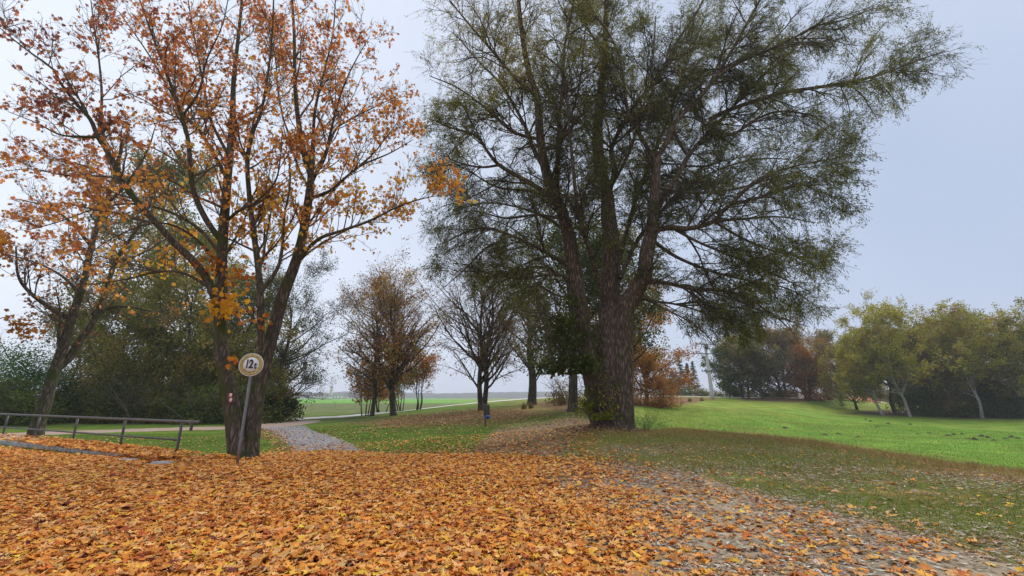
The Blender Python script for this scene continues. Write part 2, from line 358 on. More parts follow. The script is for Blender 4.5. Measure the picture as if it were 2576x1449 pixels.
def strip(name, pts, widths, m, lift=.02, step=.5, across=6, wob=0.0, seed=1, jag=3.0):
    """a path laid on the terrain: pts are ground points"""
    pts = np.array([p[:2] for p in pts]); L = np.linalg.norm(np.diff(pts, axis=0), axis=1).sum()
    K = max(8, int(L/step)); c = resample(np.c_[pts, np.zeros(len(pts))], K)[:, :2]
    wd = np.interp(np.linspace(0, 1, K), np.linspace(0, 1, len(widths)), widths)
    T = norm(np.gradient(c, axis=0)); Nn = np.c_[-T[:, 1], T[:, 0]]
    rs = np.random.RandomState(seed)
    s = np.linspace(-.5, .5, across)
    wl = wd*(1+wob*(n2(c[:, 0], c[:, 1], jag, 3)-.5)*2); wr = wd*(1+wob*(n2(c[:, 0]+50, c[:, 1], jag, 3)-.5)*2)
    ww = np.where(s[None, :] < 0, wl[:, None], wr[:, None])
    X = c[:, None, 0]+Nn[:, None, 0]*s*ww; Y = c[:, None, 1]+Nn[:, None, 1]*s*ww
    Z = height(X, Y)+lift
    Z[:, 0] -= lift*1.5+.01; Z[:, -1] -= lift*1.5+.01
    i = np.arange(K*across).reshape(K, across)
    q = np.stack([i[:-1, :-1], i[:-1, 1:], i[1:, 1:], i[1:, :-1]], -1).reshape(-1, 4)
    o = mesh_obj(name, np.stack([X, Y, Z], -1).reshape(-1, 3), [q], m, None, None, True)
    return tag(o, kind='structure')
M_ROAD = noise_mat('pale_asphalt', (.44, .44, .46), (.62, .62, .66), 3, .9, .1)
M_GRAV = noise_mat('reddish_gravel', (.22, .155, .125), (.42, .32, .27), 5, .95, .5, .03)
road = strip('road', [G(u, Y) for u, Y in ((640, 43), (700, 45.5), (820, 52), (950, 60), (1100, 70), (1200, 75), (1340, 83), (1440, 91), (1560, 96), (1750, 97), (1950, 94), (2100, 108), (2300, 125))],
             [4.2], M_ROAD, .06, .6)
gravel = strip('gravel_path', [G(u, Y) for u, Y in ((-420, 25), (-200, 27), (0, 29.5), (250, 31.5), (450, 33.5), (620, 35.5), (700, 38), (740, 43))], [3.4, 3.6, 3.8, 4.0, 5.5, 6], M_GRAV, .03, .4, 8, .12)
def paving_mat():
    m, n, l, b = mat('broken_stone_paving')
    t = n.new('ShaderNodeTexCoord'); mp = n.new('ShaderNodeMapping'); mp.inputs['Scale'].default_value = (3.2, 3.2, 3.2)
    l.new(t.outputs['Object'], mp.inputs[0])
    v = n.new('ShaderNodeTexVoronoi'); v.feature = 'DISTANCE_TO_EDGE'; l.new(mp.outputs[0], v.inputs['Vector'])
    v2 = n.new('ShaderNodeTexVoronoi'); l.new(mp.outputs[0], v2.inputs['Vector'])
    r = n.new('ShaderNodeValToRGB'); r.color_ramp.elements[0].color = (.05, .04, .03, 1); r.color_ramp.elements[1].color = (1, 1, 1, 1); r.color_ramp.elements[0].position = .05; r.color_ramp.elements[1].position = .16
    l.new(v.outputs['Distance'], r.inputs['Fac'])
    g_ = n.new('ShaderNodeMix'); g_.data_type = 'RGBA'; g_.inputs['A'].default_value = (.38, .38, .42, 1); g_.inputs['B'].default_value = (.62, .62, .68, 1)
    l.new(v2.outputs['Color'], g_.inputs['Factor'])
    x = n.new('ShaderNodeMix'); x.data_type = 'RGBA'; x.blend_type = 'MULTIPLY'; x.inputs['Factor'].default_value = 1
    l.new(g_.outputs['Result'], x.inputs['A']); l.new(r.outputs['Color'], x.inputs['B']); l.new(x.outputs['Result'], b.inputs['Base Color'])
    bp = n.new('ShaderNodeBump'); bp.inputs['Distance'].default_value = .04; l.new(r.outputs['Color'], bp.inputs['Height']); l.new(bp.outputs[0], b.inputs['Normal'])
    b.inputs['Roughness'].default_value = .75
    return m
pave = strip('paved_path', [hit(845, 1150), hit(822, 1132), hit(800, 1115), hit(765, 1097), hit(735, 1084), hit(716, 1074)], [2.6, 2.7, 2.8, 2.9, 2.8, 3.4], paving_mat(), .035, .25, 8, .10)

# ------------------------------------------------------------------ leaves
def poly_leaf(out, center=(0, 0)):
    n = len(out); V = np.array([center]+list(out), float); f = np.array([[0, i+1, (i+1) % n+1] for i in range(n)])
    return V, f
half = [(0, -.42), (.26, -.50), (.22, -.27), (.60, -.14), (.40, .02), (.62, .40), (.27, .26), (.16, .46), (0, .78)]
MAPLE = poly_leaf(half+[(-x, y) for x, y in half[-2:0:-1]], (0, -.1))
half2 = [(0, -.42), (.30, -.34), (.58, -.05), (.30, .05), (.50, .42), (.18, .34), (0, .72)]
MAPLE_LOW = poly_leaf(half2+[(-x, y) for x, y in half2[-2:0:-1]], (0, -.1))
SLIM = (np.array([(0, -.5), (.10, 0), (0, .5), (-.10, 0)]), np.array([[0, 1, 2, 3]]))
OVAL = (np.array([(0, -.5), (.36, -.1), (.28, .3), (0, .5), (-.28, .3), (-.36, -.1)]), np.array([[0, 1, 2, 3, 4, 5]]))
QUAD = (np.array([(0, -.5), (.38, .02), (0, .5), (-.38, -.02)]), np.array([[0, 1, 2, 3]]))
def leaves(shape, pos, axis, normal, size, col, rs, curl=0.0, acc=None, aspect=None):
    S, f = shape; N = len(pos); V = len(S)
    a = norm(axis); n_ = norm(normal-(normal*a).sum(-1, keepdims=True)*a); s = np.cross(a, n_)
    x = S[None, :, 0]; y = S[None, :, 1]
    c1 = rs.normal(0, 1, (N, 1))*curl; c2 = rs.normal(0, 1, (N, 1))*curl
    zz = c1*np.abs(x)+c2*(y**2)*1.2+(rs.normal(0, .25, (N, V))*curl if curl else 0)
    sz = size[:, None, None] if np.ndim(size) else size
    asp = 1 if aspect is None else aspect[:, None]
    pts = pos[:, None, :]+sz*((x*asp)[..., None]*s[:, None, :]+y[..., None]*a[:, None, :]+zz[..., None]*n_[:, None, :])
    idx = f[None]+np.arange(N)[:, None, None]*V
    cc = np.repeat(col, V, axis=0)
    if acc is None: acc = Acc()
    acc.add(pts.reshape(-1, 3), [idx.reshape(-1, f.shape[1])], cc); return acc
def pick(rs, n, pal, jit=.15):
    pal = np.array([p[:3] for p in pal], float) if not isinstance(pal, tuple) else pal
    return pal
def palette(rs, n, items, jit=.18, field=None):
    """items: (r,g,b,weight); field in 0..1 orders the palette in patches"""
    it = np.array(items, float); wgt = it[:, 3]/it[:, 3].sum(); cum = np.cumsum(wgt)
    q = rs.rand(n) if field is None else np.clip(field+rs.normal(0, .16, n), 0, .9999)
    k = np.searchsorted(cum, q).clip(0, len(it)-1)
    c = it[k, :3]*(1+rs.normal(0, jit, (n, 1)))*(1+rs.normal(0, jit*.3, (n, 3)))
    return np.clip(c, .004, .9)

# ------------------------------------------------------------------ branches
def grow(rs, paths, rad, n, t0=.15, t1=1.0, ang=(30, 55), length=1.0, lenvar=.3, shape=lambda t: 1-.6*t, K=6, trop=.1, wig=.12, ratio=.6, rmin=.004, bias=None, keep=None, tip=.35):
    """children of every path; n is a count or children per metre when float"""
    N, Kp, _ = paths.shape
    L = np.linalg.norm(np.diff(paths, axis=1), axis=2).sum(1)
    cnt = np.full(N, n) if isinstance(n, int) else np.maximum(1, np.round(L*n+rs.rand(N)-.5)).astype(int)
    idx = np.repeat(np.arange(N), cnt); M = len(idx)
    t = t0+(t1-t0)*rs.rand(M)
    f = t*(Kp-1); i = np.minimum(f.astype(int), Kp-2); w_ = (f-i)[:, None]
    p = paths[idx, i]*(1-w_)+paths[idx, i+1]*w_
    T = norm(paths[idx, i+1]-paths[idx, i]); r0 = rad[idx, i]*(1-w_[:, 0])+rad[idx, i+1]*w_[:, 0]
    R = rs.normal(0, 1, (M, 3))
    if bias is not None: R = R+np.asarray(bias)
    Pn = norm(R-(R*T).sum(1, keepdims=True)*T)
    a = np.radians(rs.uniform(ang[0], ang[1], M))[:, None]
    d = norm(np.cos(a)*T+np.sin(a)*Pn)
    ln = (length[idx] if np.ndim(length) else length)*shape(t)*(1+lenvar*rs.normal(0, 1, M)).clip(.35, 1.8)
    out = np.zeros((M, K, 3)); out[:, 0] = p; st = (ln/(K-1))[:, None]
    up = np.array([0, 0, 1.])
    for k in range(1, K):
        d = norm(d+trop*up+wig*rs.normal(0, 1, (M, 3))); p = p+d*st; out[:, k] = p
    rr_ = np.maximum(r0*ratio, rmin*1.5); rr_ = np.minimum(rr_, np.maximum(.022*ln, rmin*1.5))
    rd = np.maximum(rr_[:, None]*np.linspace(1, tip, K)[None], rmin)
    if keep is not None:
        m = keep(out[:, -1]); out = out[m]; rd = rd[m]
    return out, rd
def along(rs, paths, per, t0=.2, t1=1.0):
    N, K, _ = paths.shape
    cnt = np.full(N, int(per)) + (rs.rand(N) < per-int(per))
    idx = np.repeat(np.arange(N), cnt); t = t0+(t1-t0)*rs.rand(len(idx)); f = t*(K-1); i = np.minimum(f.astype(int), K-2); w_ = (f-i)[:, None]
    return paths[idx, i]*(1-w_)+paths[idx, i+1]*w_, norm(paths[idx, i+1]-paths[idx, i])
def limb(pts, w0, w1, K=26):
    """pts: (u, v, Y); w0, w1 widths at the ends in frame units"""
    W = np.array([P(*p) for p in pts]); d0 = depth_of(pts[0][1], pts[0][2]); d1 = depth_of(pts[-1][1], pts[-1][2])
    path = resample(W, K); r = np.linspace(0, 1, K)
    rad_ = (w0*.5/F*d0)*(1-r)**1.0 + (w1*.5/F*d1)*r
    return path, rad_
def trunk_mesh(acc, path, rad_, S=30, rough=.08, flare=0.0, rs=None, K=70):
    t = np.linspace(0, 1, len(path)); tt = np.linspace(0, 1, K)
    p = np.stack([np.interp(tt, t, path[:, i]) for i in range(3)], -1); r = np.interp(tt, t, rad_)
    if flare:
        hgt = p[:, 2]-p[0, 2]; r = r*(1+flare*np.exp(-hgt/.35))
    V, f = tubes(p[None], r[None], S)
    V = V.reshape(K, S, 3); c = p[:, None, :]
    dirn = V-c; ang = np.arange(S)*2*math.pi/S
    key = np.stack([np.cos(ang)[None]*2.2+0*r[:, None], np.sin(ang)[None]*2.2+0*r[:, None], (tt[:, None]*K*.05)+0*ang[None]], -1)
    nn = fbm(key, 1.3, 4)-.5
    lob = np.exp(-(p[:, 2]-p[0, 2])/.5)[:, None]*flare*.35*np.cos(5*ang+1)[None]
    V = c+dirn*(1+rough*3*nn+lob)[..., None]
    acc.add(V.reshape(-1, 3), f)

# ------------------------------------------------------------------ front maple
def add_levels(acc, levels, sides):
    for (p, r), s in zip(levels, sides):
        if len(p): acc.add(*tubes(p, r, s))
rs = np.random.RandomState(11)
MY = 12.3
mb_ = G(612, MY)
maple = thing('maple_tree', mb_, 'large maple with orange leaves and two mossy trunks behind the round sign', 'tree')
mp_main = [
 limb([(600, 1168, 12.2), (588, 1060, 12.2), (568, 950, 12.2), (554, 850, 12.2), (556, 740, 12.2), (560, 610, 12.2), (570, 480, 12.2), (577, 400, 12.3), (585, 300, 12.4), (588, 200, 12.6), (600, 90, 12.8), (615, -60, 13)], 42, 5, 40),
 limb([(626, 1165, 12.4), (642, 1020, 12.6), (668, 900, 12.7), (692, 815, 12.8), (715, 735, 12.8), (745, 655, 12.8), (765, 575, 12.8), (776, 500, 12.9), (782, 440, 13), (768, 400, 13.1), (750, 300, 13.2), (742, 200, 13.4), (740, 80, 13.6), (730, -60, 13.8)], 40, 5, 40)]
mp_limbs = [
 limb([(662, 930, 12.6), (656, 850, 12.3), (655, 740, 12.1), (647, 650, 12.0), (636, 570, 11.9), (628, 500, 11.8), (622, 400, 11.6), (640, 320, 11.5), (655, 290, 11.5), (672, 200, 11.3), (684, 100, 11.2), (690, -50, 11)], 24, 4),
 limb([(656, 735, 12.1), (700, 670, 12.0), (712, 600, 11.9), (716, 540, 11.8), (730, 460, 11.6), (725, 380, 11.5)], 13, 3),
 limb([(548, 770, 12.2), (520, 700, 12.0), (480, 650, 11.8), (440, 612, 11.6), (395, 562, 11.4), (335, 495, 11.2), (300, 440, 11.0), (268, 375, 10.9), (246, 345, 10.8), (228, 300, 10.7), (190, 258, 10.6), (150, 205, 10.5), (130, 170, 10.4), (60, 120, 10.3), (0, 70, 10.2)], 26, 3, 34),
 limb([(246, 345, 10.8), (200, 343, 10.8), (150, 338, 10.8), (90, 308, 10.8), (20, 280, 10.8)], 9, 2),
 limb([(248, 345, 10.8), (256, 250, 10.9), (250, 160, 11), (236, 60, 11.1), (225, -30, 11.2)], 9, 2),
 limb([(340, 500, 11.2), (300, 452, 11.6), (240, 442, 11.9), (160, 440, 12.1), (80, 425, 12.3), (10, 430, 12.4)], 8, 2),
 limb([(560, 610, 12.2), (520, 555, 11.9), (490, 490, 11.7), (480, 430, 11.6), (473, 350, 11.5), (455, 285, 11.4), (438, 235, 11.3), (412, 165, 11.2), (380, 80, 11.1), (345, -20, 11)], 19, 4, 34),
 limb([(572, 450, 12.3), (542, 395, 12.8), (500, 325, 13.2), (465, 290, 13.5), (420, 215, 13.9), (370, 130, 14.3), (300, 30, 14.7)], 14, 3),
 limb([(577, 395, 12.3), (530, 300, 12.9), (510, 200, 13.3), (490, 100, 13.6), (470, -20, 14)], 11, 3),
 limb([(460, 290, 11.4), (500, 230, 11.2), (520, 150, 11.0), (560, 60, 10.9), (580, -40, 10.8)], 8, 2),
 limb([(556, 640, 12.2), (500, 575, 12.6), (420, 530, 13.0), (330, 512, 13.4), (240, 525, 13.7), (140, 560, 14), (60, 580, 14.2)], 13, 2),
 limb([(552, 745, 12.2), (500, 705, 12.4), (450, 684, 12.6), (390, 685, 12.8), (300, 705, 13.0), (220, 715, 13.2), (120, 705, 13.4)], 12, 2),
 limb([(550, 660, 12.2), (480, 590, 11.4), (400, 560, 10.8), (300, 590, 10.3), (220, 640, 10)], 9, 2),
 limb([(566, 560, 12.2), (600, 530, 11.9), (640, 510, 11.6), (690, 460, 11.3), (705, 400, 11.1), (710, 330, 11)], 11, 2),
 limb([(585, 300, 12.4), (620, 290, 12.8), (660, 260, 13.2), (680, 190, 13.6), (690, 90, 14)], 8, 2),
 limb([(742, 660, 12.8), (800, 602, 12.5), (860, 580, 12.3), (930, 555, 12.1), (1000, 520, 11.9), (1060, 500, 11.8), (1110, 490, 11.7)], 13, 2),
 limb([(735, 690, 12.8), (770, 640, 13.2), (850, 590, 13.7), (920, 560, 14.1), (980, 560, 14.5)], 9, 2),
 limb([(776, 500, 12.9), (830, 480, 12.6), (865, 450, 12.4), (910, 415, 12.2), (980, 385, 12.0), (1040, 350, 11.9)], 12, 2),
 limb([(900, 420, 12.2), (940, 385, 12.2), (975, 340, 12.2), (1010, 295, 12.2)], 6, 2),
 limb([(780, 440, 13), (788, 380, 13), (790, 300, 13), (800, 240, 13), (818, 170, 13), (838, 80, 13.1), (845, -30, 13.2)], 13, 3),
 limb([(778, 470, 13), (800, 425, 13.4), (825, 370, 13.8), (845, 325, 14.1), (880, 300, 14.4), (950, 265, 14.7), (1000, 240, 15)], 13, 2),
 limb([(782, 455, 13), (815, 400, 12.6), (830, 340, 12.3), (850, 260, 12), (880, 180, 11.8), (930, 90, 11.6)], 12, 2),
 limb([(768, 400, 13.1), (720, 320, 13.5), (700, 230, 13.9), (690, 130, 14.3), (660, 20, 14.7)], 8, 2),
]
acc = Acc()
for p, r in mp_main: trunk_mesh(acc, p, r, 32, .10, .22, rs, 110)
mp_limbs = [(p, r*.78) for p, r in mp_limbs]
for p, r in mp_limbs: trunk_mesh(acc, p, r, 12, .05, 0, rs, 60)
acc.build('trunk', M_BARK_MAPLE, maple, mb_, True)
allp = [resample(p, 30) for p, r in mp_main+mp_limbs]; allr = [np.interp(np.linspace(0, 1, 30), np.linspace(0, 1, len(r)), r) for p, r in mp_main+mp_limbs]
L0p = np.array(allp); L0r = np.array(allr)
def above(zmin):
    return lambda p: (p[:, 2] > zmin)
up1 = (0, 0, .9)
mainp, mainr = grow(rs, L0p[:2], L0r[:2], 1.3, .42, 1, (30, 60), 2.3, K=7, trop=.12, wig=.13, ratio=.5, bias=up1)
brp, brr = grow(rs, L0p[2:], L0r[2:], 2.6, .22, 1, (28, 60), 2.0, K=7, trop=.10, wig=.14, ratio=.5, bias=up1)
b1p = np.concatenate([mainp, brp]); b1r = np.concatenate([mainr, brr])
b2p, b2r = grow(rs, b1p, b1r, 6, .15, 1, (25, 60), .9, K=5, trop=.10, wig=.16, ratio=.6)
b3p, b3r = grow(rs, np.concatenate([b2p, b1p[:, 2:7]]), np.concatenate([b2r, b1r[:, 2:7]]), 4, .1, 1, (25, 60), .36, K=4, trop=.08, wig=.18, ratio=.7, rmin=.0035)
acc = Acc(); add_levels(acc, [(b1p, b1r), (b2p, b2r), (b3p, b3r)], [5, 4, 3])
acc.build('twigs', M_TWIG, maple, mb_)
# leaves hang in patches at the twig ends
lp, la = along(rs, b3p, 3.2, .5, 1.0)
U, V_ = project(lp[:, 0], lp[:, 1], lp[:, 2])
patch = fbm(lp, 1.1, 3)
lowband = smooth(560, 440, np.abs(V_-540)+380)      # fuller skirt in the lower crown
dens = .30+.85*smooth(.42, .68, patch)+.25*smooth(900, 1000, U)
side = smooth(2.2, 5, lp[:, 2])
band = smooth(130, 40, np.abs(V_-530))*smooth(520, 640, U); dens = dens+.45*band
k = rs.rand(len(lp)) < np.clip(dens, .13, .95)*.60
lp = lp[k]; la = la[k]; n_ = len(lp); Uk = U[k]; Vk = V_[k]
lp = lp+rs.normal(0, .05, (n_, 3)); lp[:, 2] -= .05
field = np.clip(.15+.55*smooth(650, 50, Vk)*.9+.30*smooth(500, 100, Uk)+(patch[k]-.5)*.8, 0, 1)
colr = palette(rs, n_, [(.88, .52, .06, 1.4), (.88, .41, .07, 3.0), (.80, .32, .08, 3.2), (.68, .25, .09, 2.4), (.52, .19, .10, 1.4), (.36, .13, .10, .4)], .2, field)
ax = norm(la*.3+rs.normal(0, .45, (n_, 3))+np.array([0, 0, -.75]))
acc = leaves(MAPLE_LOW, lp, ax, rs.normal(0, 1, (n_, 3)), rs.uniform(.065, .13, n_), colr, rs, .3)
yc = P(565, 765, 12.0); m_ = 120
pp = yc+rs.normal(0, 1, (m_, 3))*np.array([.28, .2, .30]); 
acc = leaves(MAPLE_LOW, pp, rs.normal(0, .5, (m_, 3))+[0, 0, -.8], rs.normal(0, 1, (m_, 3)), rs.uniform(.1, .16, m_), palette(rs, m_, [(.75, .42, .03, 3), (.70, .30, .03, 1)], .12), rs, .25, acc)
for (cu, cv, Y, nn_) in ((578, 910, 11.9, 14), (640, 800, 12, 30), (520, 665, 11.9, 60), (600, 690, 12, 45)):
    pp = P(cu, cv, Y)+rs.normal(0, 1, (nn_, 3))*np.array([.3, .2, .2])*(1 if nn_ > 20 else .35)
    acc = leaves(MAPLE_LOW, pp, rs.normal(0, .5, (nn_, 3))+[0, 0, -.8], rs.normal(0, 1, (nn_, 3)), rs.uniform(.09, .15, nn_), palette(rs, nn_, [(.62, .25, .03, 3), (.50, .14, .03, 2)], .15), rs, .25, acc)
acc.build('crown', M_LEAF, maple, mb_)
print('maple leaves', n_)

# ------------------------------------------------------------------ big willow
rs = np.random.RandomState(23)
wb = G(1535, 21.2)
willow = thing('willow_tree', wb, 'huge grey-green willow with many thick stems in the centre of the park', 'tree')
W0 = 21.2
wl_main = [
 limb([(1516, 1082, 21), (1492, 960, 21), (1470, 860, 21), (1458, 770, 20.9), (1446, 690, 20.8), (1432, 600, 20.7), (1415, 540, 20.6), (1401, 500, 20.5), (1376, 440, 20.4), (1360, 350, 20.2), (1352, 250, 20), (1328, 170, 19.8), (1310, 60, 19.6), (1300, -60, 19.4)], 54, 8, 44),
 limb([(1543, 1085, 21.3), (1538, 960, 21.5), (1532, 850, 21.7), (1535, 740, 21.8), (1538, 640, 21.8), (1530, 540, 21.8), (1526, 490, 21.9), (1512, 425, 22), (1503, 350, 22), (1510, 250, 22), (1521, 150, 22), (1524, 60, 22), (1530, -70, 22)], 68, 9, 44),
 limb([(1562, 1085, 21), (1562, 960, 21), (1566, 850, 21), (1572, 780, 20.8), (1600, 730, 20.6), (1620, 690, 20.4), (1628, 630, 20.3), (1640, 580, 20.2), (1647, 500, 20.1), (1650, 416, 20), (1648, 392, 20)], 64, 17, 40)]
wl_limbs = [
 limb([(1648, 405, 20), (1622, 360, 19.8), (1600, 320, 19.6), (1580, 280, 19.4), (1572, 230, 19.2), (1560, 150, 19), (1535, 90, 18.8), (1500, 40, 18.6)], 12, 4),
 limb([(1650, 402, 20), (1680, 350, 20), (1700, 305, 20.1), (1745, 260, 20.2), (1785, 215, 20.3), (1811, 175, 20.4), (1836, 135, 20.5), (1870, 75, 20.7), (1911, 0, 21), (1950, -80, 21)], 14, 5),
 limb([(1646, 540, 20.2), (1675, 485, 20.6), (1705, 440, 21), (1731, 393, 21.4), (1771, 345, 21.8), (1815, 300, 22.2), (1860, 250, 22.6), (1920, 190, 23), (1990, 130, 23.4), (2060, 60, 23.8)], 16, 4),
 limb([(1731, 393, 21.4), (1700, 340, 21.4), (1690, 270, 21.4), (1720, 190, 21.4), (1740, 90, 21.4)], 8, 3),
 limb([(1780, 335, 21.8), (1840, 338, 21), (1906, 298, 20.3), (1960, 280, 19.8), (2040, 290, 19.3), (2110, 330, 19)], 9, 2),
 limb([(1800, 195, 20.3), (1860, 155, 19.9), (1921, 130, 19.5), (1996, 95, 19.1), (2051, 66, 18.8), (2121, 50, 18.5), (2200, 20, 18.2)], 10, 2),
 limb([(1785, 300, 22), (1846, 272, 21.7), (1956, 236, 21.4), (2051, 220, 21.1), (2141, 206, 20.8), (2221, 185, 20.5), (2300, 155, 20.3), (2370, 130, 20.1)], 12, 2),
 limb([(1652, 576, 20.2), (1690, 572, 19.7), (1735, 574, 19.2), (1795, 556, 18.6), (1835, 515, 18.2), (1900, 500, 17.8), (1980, 470, 17.4), (2060, 465, 17.2)], 16, 3),
 limb([(1795, 556, 18.6), (1870, 550, 18.2), (1960, 545, 17.8), (2050, 560, 17.4)], 8, 2),
 limb([(1616, 705, 20.4), (1680, 712, 19.9), (1736, 725, 19.5), (1824, 731, 19.0), (1882, 752, 18.6), (1950, 795, 18.3), (2000, 840, 18.1)], 12, 2),
 limb([(1590, 745, 20.6), (1640, 757, 21.2), (1700, 765, 21.8), (1780, 790, 22.3), (1850, 830, 22.6)], 9, 2),
 limb([(1560, 700, 21), (1600, 610, 21.8), (1650, 545, 22.6), (1720, 480, 23.6), (1800, 430, 24.6), (1900, 400, 25.5), (1990, 400, 26)], 12, 3),
 limb([(1548, 690, 21.6), (1572, 600, 22.6), (1600, 500, 23.6), (1640, 400, 24.6), (1680, 300, 25.4), (1720, 180, 26), (1770, 50, 26.5)], 14, 4),
 limb([(1526, 495, 21.9), (1546, 430, 22), (1537, 380, 22.1), (1560, 325, 22.2), (1604, 255, 22.4), (1641, 215, 22.6), (1668, 175, 22.8), (1706, 100, 23), (1756, 25, 23.2), (1800, -60, 23.4)], 15, 4),
 limb([(1537, 470, 21.9), (1575, 400, 21.4), (1595, 350, 21), (1620, 260, 20.6), (1640, 160, 20.2), (1650, 40, 20)], 9, 3),
 limb([(1386, 495, 20.5), (1350, 470, 20.2), (1316, 450, 20), (1256, 415, 19.6), (1226, 380, 19.3), (1196, 340, 19), (1131, 320, 18.6), (1090, 300, 18.4)], 14, 3),
 limb([(1256, 415, 19.6), (1210, 420, 19.8), (1160, 410, 20), (1110, 390, 20.2)], 7, 2),
 limb([(1372, 430, 20.4), (1340, 370, 20.8), (1322, 320, 21.2), (1290, 260, 21.6), (1250, 200, 22), (1200, 150, 22.4), (1150, 90, 22.8)], 12, 3),
 limb([(1350, 240, 20), (1300, 200, 19.6), (1240, 130, 19.2), (1180, 60, 18.9), (1130, 0, 18.6)], 9, 3),
 limb([(1400, 495, 20.5), (1404, 400, 20), (1406, 310, 19.6), (1416, 220, 19.2), (1420, 120, 18.8), (1440, 20, 18.5), (1450, -60, 18.3)], 13, 4),
 limb([(1400, 360, 20), (1440, 280, 20.4), (1460, 200, 20.8), (1470, 100, 21.2), (1480, -20, 21.6)], 8, 3),
 limb([(1440, 675, 20.8), (1400, 650, 20.4), (1356, 625, 20), (1286, 592, 19.4), (1231, 575, 19), (1181, 580, 18.7), (1120, 610, 18.5)], 13, 2),
 limb([(1286, 592, 19.4), (1221, 625, 19.2), (1171, 675, 19), (1120, 720, 18.8)], 7, 2),
 limb([(1445, 735, 20.9), (1410, 690, 21.6), (1350, 670, 22.2), (1290, 690, 22.6), (1240, 730, 22.9), (1200, 770, 23)], 8, 2),
 limb([(1432, 590, 20.7), (1380, 550, 21.6), (1300, 520, 22.4), (1220, 510, 23), (1140, 530, 23.4)], 9, 2),
 limb([(1530, 780, 21.7), (1500, 680, 20.6), (1470, 590, 19.6), (1450, 500, 18.8), (1440, 400, 18.2), (1430, 300, 17.8), (1420, 180, 17.4)], 14, 4),
 limb([(1460, 780, 20.9), (1440, 820, 20.3), (1400, 800, 19.9), (1360, 780, 19.5), (1320, 790, 19.2)], 6, 2),
 limb([(1616, 740, 20.6), (1660, 770, 20), (1720, 800, 19.5), (1770, 835, 19.1), (1800, 870, 18.9)], 6, 2),
 limb([(1690, 572, 19.7), (1760, 610, 19.2), (1870, 655, 18.5), (1960, 695, 18), (2040, 735, 17.7)], 8, 2),
 limb([(1636, 600, 20.3), (1700, 645, 21), (1790, 682, 21.8), (1880, 705, 22.4), (1980, 725, 22.8), (2050, 765, 23)], 10, 2),
 limb([(1795, 556, 18.6), (1870, 600, 18.8), (1960, 635, 19), (2050, 650, 19.2), (2100, 645, 19.3)], 7, 2),
 limb([(1835, 515, 18.2), (1900, 455, 17.9), (1990, 420, 17.6), (2090, 400, 17.3), (2140, 392, 17.2)], 8, 2),
 limb([(1649, 470, 20), (1740, 485, 20.8), (1850, 475, 21.6), (1950, 445, 22.3), (2060, 420, 23)], 9, 2),
 limb([(1700, 765, 21.8), (1770, 760, 22.2), (1860, 775, 22.6), (1960, 800, 22.9), (2030, 820, 23)], 6, 2),
 limb([(1448, 700, 20.9), (1390, 690, 20.2), (1300, 700, 19.6), (1220, 685, 19.1), (1140, 680, 18.8)], 9, 2),
 limb([(1415, 550, 20.6), (1350, 540, 20.9), (1270, 548, 21.2), (1190, 530, 21.5), (1120, 545, 21.7)], 8, 2),
 limb([(1395, 500, 20.5), (1330, 480, 21), (1250, 470, 21.4), (1180, 430, 21.8), (1120, 400, 22)], 8, 2),
 limb([(1452, 740, 21.1), (1410, 745, 21.6), (1350, 720, 22), (1290, 740, 22.3), (1250, 790, 22.5)], 7, 2),
 limb([(1356, 350, 20.2), (1290, 330, 19.6), (1220, 270, 19.2), (1150, 220, 18.8), (1080, 190, 18.5)], 9, 2),
 limb([(1521, 150, 22), (1490, 90, 22), (1450, 30, 22), (1410, -40, 22)], 7, 3),
]
acc = Acc()
for p, r in wl_main: trunk_mesh(acc, p, r, 40, .10, .14, rs, 130)
p, r = limb([(1540, 1088, 21.2), (1534, 1000, 21.3), (1530, 900, 21.4), (1535, 830, 21.4), (1545, 770, 21.4)], 98, 54); trunk_mesh(acc, p, r, 48, .12, .12, rs, 70)
for p, r in wl_limbs: trunk_mesh(acc, p, r, 12, .05, 0, rs, 60)
acc.build('trunk', M_BARK_WILLOW, willow, wb, True)
LL = wl_main+wl_limbs
L0p = np.array([resample(p, 30) for p, r in LL]); L0r = np.array([np.interp(np.linspace(0, 1, 30), np.linspace(0, 1, len(r)), r) for p, r in LL])
def wkeep(p):
    U, V = project(p[:, 0], p[:, 1], p[:, 2]); kr = np.random.RandomState(len(p)); U = U+np.abs(kr.normal(0, 55, len(p)))*np.sign(U-1500)-np.sign(U-1500)*38; V = V+kr.normal(0, 28, len(p))
    lowcut = np.interp(U, [1040, 1100, 1250, 1400, 1470, 1640, 1700, 1850, 2000, 2080], [680, 740, 780, 840, 720, 760, 850, 890, 880, 830])
    dx = p[:, 0]-wb[0]; dy = p[:, 1]-wb[1]
    rightcut = np.interp(V, [0, 60, 130, 260, 350, 480, 640, 850], [2320, 2440, 2500, 2390, 2170, 2230, 2150, 2100])
    return (V < lowcut) & (U < rightcut) & (U > 1035)
m1p, m1r = grow(rs, L0p[:3], L0r[:3], 1.5, .42, 1, (35, 70), 3.4, K=8, trop=.05, wig=.10, ratio=.4, keep=wkeep)
m2p, m2r = grow(rs, L0p[3:], L0r[3:], 2.6, .2, 1, (25, 65), 3.0, .3, lambda t: 1-.4*t, K=8, trop=-.02, wig=.12, ratio=.5, keep=wkeep)
b1p = np.concatenate([m1p, m2p]); b1r = np.concatenate([m1r, m2r])
b2p, b2r = grow(rs, b1p, b1r, 8, .1, 1, (20, 60), 1.6, K=6, trop=-.08, wig=.12, ratio=.6, keep=wkeep)
b3p, b3r = grow(rs, np.concatenate([b2p, b1p[:, 2:8]]), np.concatenate([b2r, b1r[:, 2:8]]), 5, .1, 1, (20, 50), .95, K=5, trop=-.07, wig=.14, ratio=.7, rmin=.004, keep=wkeep)
